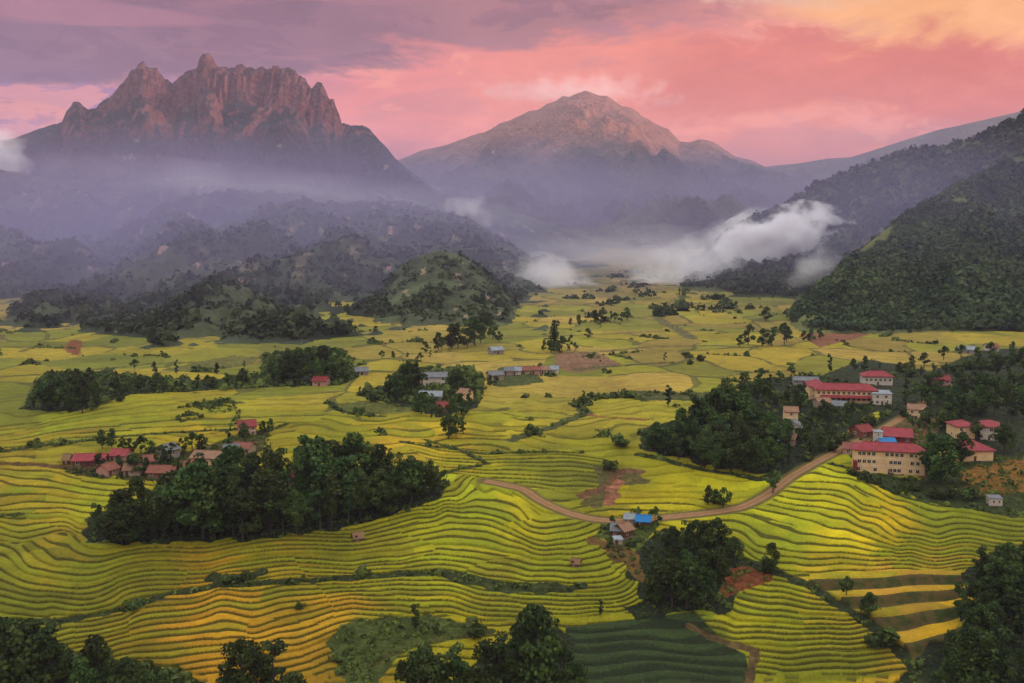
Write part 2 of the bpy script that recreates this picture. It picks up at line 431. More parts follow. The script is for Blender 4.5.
# ------------------------------------------------------------------ terraced valley floor
ZONES = [('g', POLY_G, CON_G, 0.16, 0.5), ('e', POLY_E, CON_E, 0.17, 0.6), ('h', POLY_H, CON_H, 0.16, 0.6), ('a', POLY_A, CON_A, 0.165, 0.75), ('b', POLY_B, CON_B, 0.155, 0.7),
         ('c', POLY_C, CON_C, 0.2, 0.85), ('d', POLY_D, CON_D, 0.42, 2.6)]
ZFUN = [(poly_world(p), Spline(c, 2e-5), r, s) for _, p, c, r, s in ZONES]
TEA_W = poly_world(POLY_TEA)
WILD_W = [(poly_world(p), lin(*c)) for p, c in WILD]
LINE_W = [(poly_world(p), hw, lin(*c)) for p, hw, c in LINES]
_rx, _ry = ground_at([p[0] for p in ROAD], [p[1] for p in ROAD])


def smooth_line(P, n=8):
    P = np.array(P); Q = np.concatenate([[2 * P[0] - P[1]], P, [2 * P[-1] - P[-2]]]); out = []
    for i in range(1, len(Q) - 2):
        for t in np.linspace(0, 1, n, endpoint=False):
            p0, p1, p2, p3 = Q[i - 1:i + 3]
            out.append(0.5 * (2 * p1 + (p2 - p0) * t + (2 * p0 - 5 * p1 + 4 * p2 - p3) * t * t + (3 * p1 - p0 - 3 * p2 + p3) * t ** 3))
    out.append(P[-1]); return np.array(out)


ROAD_W = smooth_line(np.stack([_rx, _ry], 1))
CROP_S = np.array(CROPS, float)
_cx, _cy = ground_at(CROP_S[:, 0], CROP_S[:, 1])
CROP_Q = np.stack(qmap(_cx, _cy), 1)
CROP_C = np.array([lin(c[0] * 0.98, c[1] * 1.03, c[2] * 0.9) for c in CROP_S[:, 2:5]])
_far = np.clip((CROP_S[:, 1] < 400) * 1.0, 0, 1)[:, None]
CROP_C = CROP_C * (1 - 0.3 * _far) + 0.3 * _far * np.array([0.25, 0.20, 0.03])


def crop_colour(x, y, ja, jb):
    a, b = qmap(x, y)
    a = a + 0.045 * ja; b = b + 0.028 * jb
    a = a + 0.008 * gnoise(x / 18, y / 26, 41); b = b + 0.006 * gnoise(x / 18, y / 26, 42)
    num = np.zeros((len(x), 3)); den = np.zeros(len(x))
    for i in range(len(CROP_Q)):
        w = 1.0 / ((a - CROP_Q[i, 0]) ** 2 + (b - CROP_Q[i, 1]) ** 2 + 1e-5) ** 2.2
        num += w[:, None] * CROP_C[i]; den += w
    return num / den[:, None]


def voronoi(x, y, s):
    ix = np.floor(x); iy = np.floor(y); d1 = np.full(x.shape, 9.0); d2 = d1.copy(); cid = np.zeros(x.shape)
    for ox in (-1, 0, 1):
        for oy in (-1, 0, 1):
            cx = ix + ox; cy = iy + oy
            px = cx + h01(cx, cy, s); py = cy + h01(cx, cy, s + 1)
            d = np.hypot(x - px, y - py); c = h01(cx, cy, s + 2)
            near = d < d1
            d2 = np.where(near, d1, np.minimum(d2, d)); cid = np.where(near, c, cid); d1 = np.where(near, d, d1)
    return d1, d2, cid


def mixcol(c, k, d): return c * (1 - k[:, None]) + d * k[:, None]


def terrain(x, y, want_col=False):
    zb = zbase(x, y)
    n = len(x)
    inv = F_PIX * 100.0 / y
    L = -inv / 5.4 + 2.0 * gnoise(x / 70, y / 110, 3) + 0.8 * gnoise(x / 22, y / 30, 4)
    R = np.full(n, 0.17); S = np.where(y < 520, 0.5, 0.35); Z = np.zeros(n, np.int64)
    for k, (P, fn, r, s) in enumerate(ZFUN):
        m = inside(x, y, P)
        if m.any():
            L[m] = fn(x[m], y[m])[:, 0]; R[m] = r; S[m] = s; Z[m] = k + 1
    wob = 0.22 * gnoise(x / 16, y / 12, 8) + 0.05 * gnoise(x / 5, y / 4, 9)
    jog = 0.42 * (h01(np.floor(x / 34 + 0.8 * gnoise(x / 40, y / 25, 12)), np.floor(L / 5.3) + 50 * Z, 6) - 0.5)
    L = L + np.where(Z == 7, 0.25, 1.0) * (wob * 0.8 + jog)
    tea = inside(x, y, TEA_W)
    if tea.any():
        L[tea] = -inv[tea] / 6.6 + 0.9 * gnoise(x[tea] / 30, y[tea] / 20, 77); R[tea] = 0.45; S[tea] = 0.5; Z[tea] = 20
    R = np.where(Z == 7, R, R * (1.0 + 0.75 * gnoise(x / 13, y / 7, 14)))
    fl = np.floor(L); f = L - fl
    up = sstep(0, 1, np.clip(f / R, 0, 1))
    rice = sstep(R, R + 0.09, f) * sstep(1.0, 0.95, f)
    terr = S * (up - f) + 0.32 * rice * np.where(y < 700, 1.0, 0.6)
    droad = line_dist(x, y, ROAD_W)
    wild = np.zeros(n); wcol = np.zeros((n, 3))
    edge = 1.8 * gnoise(x / 6, y / 6, 21)
    for P, c in WILD_W:
        lo = P.min(0) - 5; hi = P.max(0) + 5
        m = (x > lo[0]) & (x < hi[0]) & (y > lo[1]) & (y < hi[1])
        if not m.any(): continue
        i = np.nonzero(m)[0]
        ins = inside(x[i] + edge[i], y[i] + 1.8 * edge[i], P)
        wild[i[ins]] = 1; wcol[i[ins]] = c
    for P, hw, c in LINE_W:
        lo = P.min(0) - 10; hi = P.max(0) + 10
        i = np.nonzero((x > lo[0]) & (x < hi[0]) & (y > lo[1]) & (y < hi[1]))[0]
        if len(i) == 0: continue
        d = line_dist(x[i], y[i], P)
        k = d < hw * (1.0 + 0.5 * gnoise(x[i] / 5, y[i] / 5, 31))
        wild[i[k]] = 1; wcol[i[k]] = c
    keep = sstep(2.8, 5.0, droad) * (1 - wild)
    rough = wild * (0.9 * np.abs(gnoise(x / 2.6, y / 2.6, 51)) + 0.6 * gnoise(x / 9, y / 9, 52))
    z = zb + terr * keep + rough * sstep(2.6, 5, droad)
    if not want_col:
        return z
    seg = np.floor(x / 42 + 0.7 * gnoise(x / 50, y / 40, 61))
    hh = h01(fl + 131 * Z, seg, 62); h2 = h01(fl + 131 * Z, seg, 63)
    near = sstep(620, 430, y)
    col = crop_colour(x, y, (hh - 0.5) * near, (h2 - 0.5) * near)
    br = 1 + (hh - 0.5) * 0.36 * near
    col = col * br[:, None]
    gsh = np.clip((h2 - 0.62) * 1.6, 0, 0.5)[:, None] * near[:, None]
    col = col * (1 - gsh) + gsh * np.array([0.20, 0.235, 0.006])
    g2 = np.clip((h2 - 0.9) * 4.0, 0, 0.3)[:, None] * near[:, None]
    col = col * (1 - g2) + g2 * np.array([0.47, 0.31, 0.012])
    # field patchwork further out
    wx = x + 14 * gnoise(x / 60, y / 60, 71); wy = y + 20 * gnoise(x / 60, y / 60, 72)
    d1, d2, cid = voronoi(wx / 46, wy / 74, 73)
    far = sstep(440, 560, y)
    pal = np.array([lin(104, 112, 28), lin(172, 148, 36), lin(142, 140, 26), lin(178, 146, 66), lin(134, 112, 50), lin(118, 124, 30), lin(160, 144, 28), lin(148, 128, 48)])
    pc = pal[(cid * 8).astype(int) % 8]
    k = (0.68 * far)[:, None]
    col = col * (1 - k) + pc * k
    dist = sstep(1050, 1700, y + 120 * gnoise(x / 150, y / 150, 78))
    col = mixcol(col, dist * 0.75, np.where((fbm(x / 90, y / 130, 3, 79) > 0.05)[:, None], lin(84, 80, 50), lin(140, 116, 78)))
    bund = ((d2 - d1) < 0.06 + 0.04 * gnoise(x / 20, y / 20, 74)) & (far > 0.3) & (h01(np.floor(wx / 60), np.floor(wy / 60), 75) > 0.3)
    col[bund] = col[bund] * 0.2 + 0.8 * lin(80, 78, 34)
    # stubble and soil grain of the fields, trampled spots
    sp = (fbm(x / 16, y / 24, 3, 81) > 0.62) & (near < 0.9)
    col[sp] *= 0.86
    col = col * 0.75
    col = col * (1 + 0.22 * fbm(x / 70, y / 95, 4, 97))[:, None]
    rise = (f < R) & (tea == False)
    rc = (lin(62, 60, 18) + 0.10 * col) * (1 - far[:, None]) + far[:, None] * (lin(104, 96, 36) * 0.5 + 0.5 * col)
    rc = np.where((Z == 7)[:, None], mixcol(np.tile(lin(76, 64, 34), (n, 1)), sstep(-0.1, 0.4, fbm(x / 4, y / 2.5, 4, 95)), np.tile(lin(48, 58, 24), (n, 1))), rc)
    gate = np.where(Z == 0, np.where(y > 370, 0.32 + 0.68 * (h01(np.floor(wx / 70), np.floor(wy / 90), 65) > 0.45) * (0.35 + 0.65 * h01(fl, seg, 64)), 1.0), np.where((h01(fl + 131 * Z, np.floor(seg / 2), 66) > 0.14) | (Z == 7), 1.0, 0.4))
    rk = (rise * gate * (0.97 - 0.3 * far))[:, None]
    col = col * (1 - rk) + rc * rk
    if tea.any():
        t = tea[:, None]
        tc = np.where((f < R)[:, None], lin(34, 42, 20), lin(48, 60, 28)) * (0.8 + 0.5 * np.abs(fbm(x / 1.6, y / 1.6, 3, 96)))[:, None]
        col = np.where(t, tc, col)
    w = wild[:, None]
    mott = (0.72 + 0.75 * np.abs(fbm(x / 5, y / 5, 4, 91)))[:, None]
    col = col * (1 - w) + wcol * mott * w
    verge = (sstep(4.2, 2.4, droad) * (1 - sstep(0, 1, 0)))[:, None]
    col = col * (1 - verge) + lin(96, 86, 42) * verge
    return z, col * ALB


def build_terrain():
    iy = np.concatenate([np.linspace(1 / 150.0, 1 / 265.0, 160, endpoint=False), np.linspace(1 / 265.0, 1 / 2700.0, 1400)])
    ys = 1.0 / iy
    us = np.concatenate([np.linspace(-0.80, -0.56, 60, endpoint=False), np.linspace(-0.56, 0.56, 1220), np.linspace(0.56, 0.80, 61)[1:]])
    nr, nc = len(ys), len(us)
    Y = np.repeat(ys, nc); X = np.tile(us, nr) * Y
    Z = np.empty(len(X)); C = np.empty((len(X), 3), np.float32)
    st = nc * 100
    for i in range(0, len(X), st):
        s = slice(i, min(i + st, len(X)))
        Z[s], C[s] = terrain(X[s], Y[s], True)
    m = attr_mat('paddy_fields', [(0.9, 0.22), (0.16, 0.16), (0.04, 0.14), (4.0, 0.1)], 0.95, (1.6, 0.4, 0.8))
    o = mesh_obj('terrain', np.stack([X, Y, Z], 1), grid_faces(nr, nc), m, C)
    o['kind'] = 'structure'
    # land beyond the modelled fields, out to the horizon
    n = 60
    g = np.sign(np.linspace(-1, 1, n)) * np.abs(np.linspace(-1, 1, n)) ** 2 * 9800
    GX, GY = np.meshgrid(g, g + 1000)
    GZ = -66 + 18 * fbm(GX / 900, GY / 900, 3, 2)
    o2 = mesh_obj('ground', np.stack([GX.ravel(), GY.ravel(), GZ.ravel()], 1), grid_faces(n, n), flat_mat('meadow', (0.10, 0.10, 0.03), 0.95, 0.3, 0.02))
    o2['kind'] = 'structure'


def build_road():
    P = ROAD_W
    T = np.gradient(P, axis=0); T /= np.linalg.norm(T, axis=1)[:, None]; Nn = np.stack([-T[:, 1], T[:, 0]], 1)
    offs = np.array([-1.9, -1.5, -0.8, 0, 0.8, 1.5, 1.9]); V = []; C = []
    for j, o in enumerate(offs):
        w = 1 + 0.18 * gnoise(np.arange(len(P)) / 6.0, np.full(len(P), j * 3.3 if abs(o) > 1.8 else 0.5), 9) * (abs(o) > 1.8)
        q = P + Nn * (o * w)[:, None] if np.ndim(w) else P + Nn * o * w
        V.append(np.concatenate([q, (zbase(q[:, 0], q[:, 1]) + 0.14 - 0.05 * (abs(o) in (0.8,)) - 0.12 * (abs(o) > 1.8))[:, None]], 1))
        c = lin(150, 108, 78) if abs(o) == 0.8 else (lin(120, 94, 58) if o == 0 else lin(138, 100, 70))
        if abs(o) > 1.8: c = lin(112, 92, 50)
        C.append(np.tile(c * ALB, (len(P), 1)))
    V = np.stack(V, 1).reshape(-1, 3); C = np.stack(C, 1).reshape(-1, 3)
    o = mesh_obj('road', V, grid_faces(len(P), len(offs)), attr_mat('packed_earth', [(0.5, 0.14), (3.0, 0.1)], 0.95, (3, 0.08, 0.5)), C)
    o['kind'] = 'structure'


# ------------------------------------------------------------------ hills and mountains
class Ridge:
    def __init__(self, crest, D, Wf, Wb, zfoot, pw, amp, freq, seed, cliff=None, smooth=0, peaky=0.0):
        c = np.array(crest, float)
        Dv = np.interp(c[:, 0], *zip(*D)) if isinstance(D, (list, tuple)) else np.full(len(c), float(D))
        x, y, z = at_depth(c[:, 0], c[:, 1], Dv)
        self.u = x / y; self.z = z; self.D = Dv
        self.Wf, self.Wb, self.zf, self.pw, self.amp, self.freq, self.seed, self.cliff, self.peaky = Wf, Wb, zfoot, pw, amp, freq, seed, cliff, peaky

    def height(self, x, y):
        u = x / y
        uu = u + 0.0
        Zc = np.interp(uu, self.u, self.z); D = np.interp(uu, self.u, self.D)
        Wf = np.interp(uu, *zip(*self.Wf)) if isinstance(self.Wf, list) else self.Wf
        s = y - D
        # spurs: the foot of the slope reaches forward and back along the ridge
        sp = gnoise(x * self.freq * 0.8, np.full(x.shape, 0.3), self.seed + 40)
        t = np.where(s < 0, -s / (Wf * (1 + 0.22 * sp)), s / self.Wb)
        t = np.clip(t, 0, 1.4)
        cl = 0.0
        if self.cliff is not None:
            cl = np.interp(u, self.cliff[0], self.cliff[1])
            wx = x + 60 * gnoise(x / 130, y / 130, self.seed + 11)
            rib = 0.6 * ridged(wx / 210.0, y / 500.0, 5, self.seed + 9, 0.6) + 0.4 * ridged(wx / 75.0, y / 260.0, 3, self.seed + 13)
            s2 = np.abs(s) - 150 * (rib - 0.6) * (s < 0)
            fall = sstep(150, 0, s2) * 0.75 + 0.25 * sstep(330, 0, s2)
            jag = (30 * fbm(x / 60, y / 60, 5, self.seed + 4, 0.6) + 46 * (ridged(x / 46, y / 90, 4, self.seed + 6, 0.6) - 0.62)) * fall * (0.3 + 0.7 * sstep(0, 60, np.abs(s))) * np.clip(cl / 80, 0, 1)
            top = cl * fall + jag
        else:
            top = 0.0
        body = Zc - cl - self.zf
        z = self.zf + body * np.clip(1 - t, -0.2, 1) * np.abs(np.clip(1 - t, -0.2, 1)) ** (self.pw - 1) + top
        env = np.clip(t * 3.2 + self.peaky, 0, 1) * np.clip((1.35 - t) * 1.6, 0, 1) * np.clip(body / 160, 0.0, 1.4)
        z = z - 0.6 * np.clip(10 - body, 0, 60)
        rg = ridged(x * self.freq + 0.35 * gnoise(x * self.freq * .7, y * self.freq * .7, 1), y * self.freq * 0.55, 5, self.seed) - 0.62
        z = z + self.amp * rg * env
        z = z + self.amp * 0.12 * fbm(x * self.freq * 7, y * self.freq * 7, 3, self.seed + 20) * np.clip(t * 8, 0.05, 1)
        return z


def hgrid(u0, u1, nu, y0, y1, ny, power=1.0):
    us = np.linspace(u0, u1, nu); ys = y0 + (y1 - y0) * np.linspace(0, 1, ny) ** power
    Y = np.repeat(ys, nu); X = np.tile(us, ny) * Y
    return X, Y


def slope_of(X, Y, Z, nr, nc):
    x = X.reshape(nr, nc); y = Y.reshape(nr, nc); z = Z.reshape(nr, nc)
    du = np.gradient(z, axis=1) / (np.gradient(x, axis=1) + 1e-9)
    dv = np.gradient(z, axis=0) / (np.gradient(y, axis=0) + 1e-9)
    return np.hypot(du, dv).ravel()


def U(px): return (px - 512) / F_PIX


CRAG = Ridge([(-420, 165), (-200, 150), (-60, 142), (0, 141), (14, 138), (40, 128), (62, 121), (67, 110), (73, 102), (79, 101), (88, 108), (96, 107), (104, 99), (112, 93), (125, 79), (133, 69), (138, 63), (144, 62), (149, 66), (156, 68), (164, 76), (172, 83), (178, 77), (190, 70), (196, 66), (199, 58), (203, 53), (208, 53), (213, 57), (217, 64), (222, 68), (236, 65), (250, 66), (262, 69), (270, 67), (285, 66), (295, 69), (303, 76), (308, 84), (312, 88), (316, 84), (321, 82), (325, 88), (329, 97), (334, 100), (338, 112), (342, 123), (350, 125), (362, 125), (370, 129), (380, 140), (388, 149), (395, 158), (407, 168), (425, 182), (450, 200), (520, 230), (620, 265)],
             4200, 2350, 1800, 20, 1.35, 170, 1 / 560.0, 101, cliff=([U(p) for p in (-60, 50, 70, 100, 135, 200, 300, 335, 350, 385, 420)], [10, 12, 36, 45, 95, 150, 160, 150, 50, 20, 0]))
DOME = Ridge([(200, 240), (330, 190), (400, 159), (420, 152), (440, 146), (470, 135), (485, 131), (500, 122), (512, 119), (522, 115), (530, 111), (538, 110), (548, 104), (556, 101), (563, 96), (570, 97), (578, 93), (586, 90), (592, 92), (600, 95), (607, 95), (613, 99), (622, 106), (632, 108), (642, 115), (655, 122), (668, 127), (680, 140), (690, 141), (700, 138), (712, 141), (722, 148), (735, 157), (750, 161), (768, 168), (790, 176), (810, 186), (850, 203), (950, 230)],
             6600, 3300, 2500, 45, 1.25, 200, 1 / 700.0, 202, peaky=0.07)
FAR_R = Ridge([(560, 240), (640, 205), (700, 185), (770, 166), (800, 163), (830, 158), (850, 157), (870, 151), (895, 143), (920, 135), (940, 129), (960, 125), (990, 118), (1024, 110), (1150, 92), (1400, 70)], 8200, 3200, 2500, 60, 1.2, 170, 1 / 900.0, 303)
LOW_C = Ridge([(340, 200), (380, 196), (420, 200), (470, 205), (500, 209), (520, 213), (545, 222), (560, 226), (580, 233), (600, 238), (620, 244), (640, 248), (670, 250), (700, 252), (760, 262), (840, 285)], 3200, 1500, 900, 6, 1.3, 60, 1 / 330.0, 404)
FOOT = Ridge([(-420, 150), (-200, 158), (0, 170), (50, 178), (100, 184), (150, 180), (200, 176), (250, 182), (300, 186), (350, 194), (400, 202), (450, 213), (475, 222), (490, 231), (505, 241), (520, 252), (535, 262), (550, 274), (566, 292), (580, 312), (600, 345)], [(-400, 2900), (300, 2700), (450, 2200), (520, 1850), (600, 1650)], [(U(-400), 1750), (U(300), 1640), (U(450), 1060), (U(520), 640), (U(560), 320), (U(600), 160)], 1500, 3, 1.0, 62, 1 / 300.0, 505, peaky=0.12)
KNOLL = Ridge([(340, 318), (372, 300), (385, 285), (400, 267), (415, 257), (440, 250), (458, 254), (475, 264), (490, 277), (506, 292), (530, 312)], 1180, 235, 260, 2, 1.05, 18, 1 / 110.0, 606)
RIDGE_R = Ridge([(640, 285), (670, 272), (700, 255), (720, 238), (740, 224), (755, 217), (770, 211), (785, 203), (800, 194), (815, 186), (830, 179), (850, 171), (870, 164), (885, 158), (900, 152), (920, 149), (940, 147), (955, 143), (970, 139), (985, 132), (1000, 126), (1012, 120), (1024, 114), (1060, 98), (1100, 82), (1180, 55), (1300, 25), (1500, 0)], [(640, 2050), (900, 1850), (1100, 1700), (1500, 1600)], 620, 900, 5, 1.0, 42, 1 / 230.0, 707)
HILL_R = Ridge([(770, 332), (785, 322), (800, 310), (815, 292), (830, 281), (845, 262), (860, 250), (880, 234), (900, 218), (930, 203), (960, 184), (990, 170), (1024, 152), (1100, 112), (1200, 75), (1400, 30), (1600, 10)], [(770, 930), (850, 1080), (1024, 1300), (1400, 1400)], [(U(770), 60), (U(850), 210), (U(1024), 430), (U(1400), 520)], 500, 4, 0.95, 24, 1 / 130.0, 808)


def hill_obj(name, R, grid, nr, nc, colfn, mat, cut=-4):
    X, Y = grid
    Z = R.height(X, Y)
    keep = Z > zbase(X, np.clip(Y, 150, 3900)) + cut
    sl = slope_of(X, Y, Z, nr, nc)
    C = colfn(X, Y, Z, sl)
    o = mesh_obj(name, np.stack([X, Y, Z], 1), grid_faces(nr, nc, keep), mat, C)
    o['kind'] = 'structure'
    return o


def mixc(c, k, d): return c * (1 - k[:, None]) + np.asarray(d) * k[:, None]


def crag_col(X, Y, Z, sl):
    n = fbm(X / 240, Y / 240, 4, 1)
    c = np.tile(np.array([0.020, 0.028, 0.031]), (len(X), 1)) * (1 + 0.45 * n)[:, None]
    u = X / Y
    rock = sstep(0.95, 1.5, sl + 0.35 * fbm(X / 60, Y / 60, 3, 5)) * sstep(330, 480, Z)
    strk = 0.75 + 0.5 * np.abs(fbm(X / 28, Y / 400, 3, 6))
    c = mixc(c, rock, [0.125, 0.066, 0.066]) * np.where(rock > 0.3, strk, 1.0)[:, None]
    scar = (fbm(X / 90, Y / 160, 3, 9) > 0.78) & (Z < 420) & (sl < 1.0)
    c[scar] = [0.16, 0.13, 0.09]
    return c


def dome_col(X, Y, Z, sl):
    n = fbm(X / 300, Y / 300, 4, 11)
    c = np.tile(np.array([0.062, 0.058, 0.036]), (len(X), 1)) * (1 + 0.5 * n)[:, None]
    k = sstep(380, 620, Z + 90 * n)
    c = mixc(c, k * 0.85, [0.24, 0.115, 0.085])  # upper slopes reddened in the base colour to deepen the warm sunlight
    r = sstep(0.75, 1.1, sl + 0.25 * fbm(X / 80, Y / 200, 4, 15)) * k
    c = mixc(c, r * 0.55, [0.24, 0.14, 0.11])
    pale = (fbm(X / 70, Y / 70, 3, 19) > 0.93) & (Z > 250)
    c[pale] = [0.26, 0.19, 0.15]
    return c


def foot_col(X, Y, Z, sl):
    n = fbm(X / 120, Y / 120, 4, 21)
    c = np.tile(np.array([0.032, 0.040, 0.022]), (len(X), 1)) * (1 + 0.6 * n)[:, None]
    grass = sstep(0.05, 0.6, fbm(X / 170, Y / 210, 3, 22))
    c = mixc(c, grass * 0.6, [0.060, 0.064, 0.028])
    scar = sstep(0.4, 0.75, fbm(X / 26, Y / 90, 4, 23)) * sstep(14, 40, Z)
    c = mixc(c, scar * 0.6, [0.20, 0.16, 0.10])
    pink = sstep(0.72, 0.8, fbm(X / 26, Y / 60, 3, 24)) * sstep(14, 40, Z)
    return mixc(c, pink * 0.85, [0.34, 0.20, 0.15])


def knoll_col(X, Y, Z, sl):
    n = fbm(X / 45, Y / 45, 4, 31)
    c = np.tile(np.array([0.048, 0.058, 0.024]), (len(X), 1)) * (1 + 0.6 * n)[:, None]
    scar = sstep(0.6, 0.7, fbm(X / 24, Y / 50, 3, 33))
    return mixc(c, scar * 0.6, [0.30, 0.21, 0.14])


def right_col(X, Y, Z, sl):
    n = fbm(X / 60, Y / 60, 4, 41)
    c = np.tile(np.array([0.050, 0.058, 0.020]), (len(X), 1)) * (1 + 0.6 * n)[:, None]
    g = sstep(0.25, 0.7, fbm(X / 75, Y / 95, 3, 43)) * sstep(1350, 1200, Y)
    return mixc(c, g * 0.7, [0.12, 0.12, 0.03])


def far_col(X, Y, Z, sl):
    n = fbm(X / 300, Y / 300, 4, 51)
    return np.tile(np.array([0.075, 0.068, 0.05]), (len(X), 1)) * (1 + 0.4 * n)[:, None]


def build_hills():
    mrock = attr_mat('mountain_surface', [(0.02, 0.3), (0.08, 0.3)], 0.95, (0.045, 26, 1.0))
    mfor = attr_mat('forest_floor', [(0.05, 0.25), (0.25, 0.2)], 0.95, (0.12, 6, 0.8))
    hill_obj('rocky_mountain', CRAG, hgrid(U(-330), U(600), 1150, 1850, 5600, 520), 520, 1150, crag_col, mrock, -60)
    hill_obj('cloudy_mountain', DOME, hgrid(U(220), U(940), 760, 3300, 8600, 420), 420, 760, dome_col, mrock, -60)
    hill_obj('distant_mountain', FAR_R, hgrid(U(570), U(1380), 500, 5000, 10200, 220), 220, 500, far_col, mrock, -60)
    hill_obj('misty_hills', LOW_C, hgrid(U(345), U(835), 420, 1500, 4000, 240), 240, 420, foot_col, mfor, -30)
    hill_obj('foothills', FOOT, hgrid(U(-400), U(598), 900, 560, 3600, 560), 560, 900, foot_col, mfor)
    hill_obj('grassy_knoll', KNOLL, hgrid(U(342), U(528), 300, 900, 1430, 180), 180, 300, knoll_col, mfor)
    hill_obj('forested_ridge', RIDGE_R, hgrid(U(645), U(1480), 640, 1080, 2850, 300), 300, 640, right_col, mfor)
    hill_obj('forested_hill', HILL_R, hgrid(U(772), U(1580), 620, 780, 1850, 280), 280, 620, right_col, mfor)
    # added ridges right of frame, shaped to shade valley and lower slopes from the sun
    P = np.array([(1150, 900, 330), (1450, 200, 430), (1600, -800, 470), (1900, -2200, 480), (2200, -4200, 500)], float)
    P2 = np.array([(1500, 1650, 500), (2300, 2600, 690), (3300, 4200, 760), (4700, 5600, 760)], float)
    for nm, Q, x0, x1, y0, y1 in (('shading_ridge', P, 350, 4500, -5000, 1100), ('shading_ridge', P2, 1150, 6500, 1500, 7200)):
        n = 220
        GX, GY = np.meshgrid(np.linspace(x0, x1, n), np.linspace(y0, y1, n)); x = GX.ravel(); y = GY.ravel()
        d = np.full(x.shape, 1e9); zc = np.zeros(x.shape)
        for i in range(len(Q) - 1):
            a, b = Q[i], Q[i + 1]; L2 = ((b - a)[:2] ** 2).sum()
            t = np.clip(((x - a[0]) * (b - a)[0] + (y - a[1]) * (b - a)[1]) / L2, 0, 1)
            dd = np.hypot(x - a[0] - t * (b - a)[0], y - a[1] - t * (b - a)[1]); k = dd < d
            d = np.where(k, dd, d); zc = np.where(k, a[2] + t * (b - a)[2], zc)
        W = 760.0 if Q is P else 900.0
        z = -70 + (zc + 70) * np.clip(1 - d / W, 0, 1) ** 1.1 + 55 * (ridged(x / 420, y / 420, 4, 77) - 0.5) * np.clip(d / 200, 0.2, 1)
        # stay clear of the ground that the picture shows
        vis = (y > 100) & (x < 0.60 * y)
        z = np.where(vis, -90, z)
        keep = (z > -64)
        o = mesh_obj(nm, np.stack([x, y, z], 1), grid_faces(n, n, keep), mfor, far_col(x, y, z, x))
        o['kind'] = 'structure'


# ------------------------------------------------------------------ leaf masses
def leaf_quads(cent, nrm, size, rng):
    """two-triangle leaf sprays at cent, roughly facing nrm"""
    n = len(cent)
    r = rng.normal(size=(n, 3)); t = np.cross(nrm, r); t /= np.linalg.norm(t, axis=1)[:, None] + 1e-9
    b = np.cross(nrm, t)
    s = size[:, None]
    V = np.stack([cent - t * s - b * s * 0.6, cent + t * s * 0.9 - b * s * 0.8, cent + t * s * 0.75 + b * s * 0.7 + nrm * s * 0.35, cent - t * s * 0.8 + b * s * 0.9 - nrm * s * 0.2], 1).reshape(-1, 3)
    return V, np.arange(4 * n).reshape(n, 4)


def foliage_mat(name, lo, hi, trans=0.22):
    m, nt, out = new_mat(name)
    a = nt.nodes.new('ShaderNodeAttribute'); a.attribute_name = 'Col'
    oi = nt.nodes.new('ShaderNodeObjectInfo')
    mx = nt.nodes.new('ShaderNodeMix'); mx.data_type = 'RGBA'
    sep = nt.nodes.new('ShaderNodeSeparateColor'); link(nt, a.outputs['Color'], sep.inputs[0])
    link(nt, sep.outputs[0], mx.inputs['Factor'])
    mx.inputs['A'].default_value = (*lo, 1); mx.inputs['B'].default_value = (*hi, 1)
    v = maprange(nt, oi.outputs['Random'], 0, 1, 0.6, 1.55)
    hs = nt.nodes.new('ShaderNodeHueSaturation'); link(nt, mx.outputs['Result'], hs.inputs['Color'])
    link(nt, maprange(nt, oi.outputs['Random'], 0, 1, 0.465, 0.515), hs.inputs['Hue']); link(nt, v, hs.inputs['Value'])
    d = nt.nodes.new('ShaderNodeBsdfPrincipled'); d.inputs['Roughness'].default_value = 0.75; d.inputs['Specular IOR Level'].default_value = 0.12
    t = nt.nodes.new('ShaderNodeBsdfTranslucent')
    link(nt, hs.outputs['Color'], d.inputs['Base Color']); link(nt, hs.outputs['Color'], t.inputs['Color'])
    ms = nt.nodes.new('ShaderNodeMixShader'); ms.inputs[0].default_value = trans
    link(nt, d.outputs['BSDF'], ms.inputs[1]); link(nt, t.outputs['BSDF'], ms.inputs[2]); link(nt, ms.outputs[0], out.inputs['Surface'])
    return m


def canopy(n, rng, rad, hgt, size):
    """leaf sprays of many crowns at once: n crowns, k sprays each"""
    pass


def forest(name, label, cat, pts, rad, hgt, k, mat, seed, spray=0.42):
    rng = np.random.default_rng(seed)
    n = len(pts)
    big = np.exp(0.45 * fbm(pts[:, 0] / 80, pts[:, 1] / 110, 3, seed + 61) + rng.normal(0, 0.18, n)); rad = rad * big; hgt = hgt * big
    d = rng.normal(size=(n, k, 3)); d[..., 2] = np.abs(d[..., 2]) * 0.9 + 0.02
    d /= np.linalg.norm(d, axis=2)[..., None]
    rr = rng.uniform(0.6, 1.0, (n, k, 1))
    c = pts[:, None, :] + d * rr * np.stack([rad, rad, hgt], 1)[:, None, :]
    nr = d + 0.5 * rng.normal(size=d.shape); nr /= np.linalg.norm(nr, axis=2)[..., None]
    sz = (rad[:, None] * spray * rng.uniform(0.7, 1.3, (n, k)))
    V, F = leaf_quads(c.reshape(-1, 3), nr.reshape(-1, 3), sz.ravel(), rng)
    lf = fbm(pts[:, 0] / 55, pts[:, 1] / 75, 4, seed + 60)
    tone = np.repeat(np.clip(rng.normal(0.38, 0.2, n) + 0.42 * lf, 0, 1), k) + rng.normal(0, 0.12, n * k)
    C = np.repeat(np.clip(tone, 0, 1), 4)[:, None] * np.ones(3)
    o = mesh_obj(name, V, F, mat, C, smooth=False)
    o['kind'] = 'stuff'; o['label'] = label; o['category'] = cat
    return o


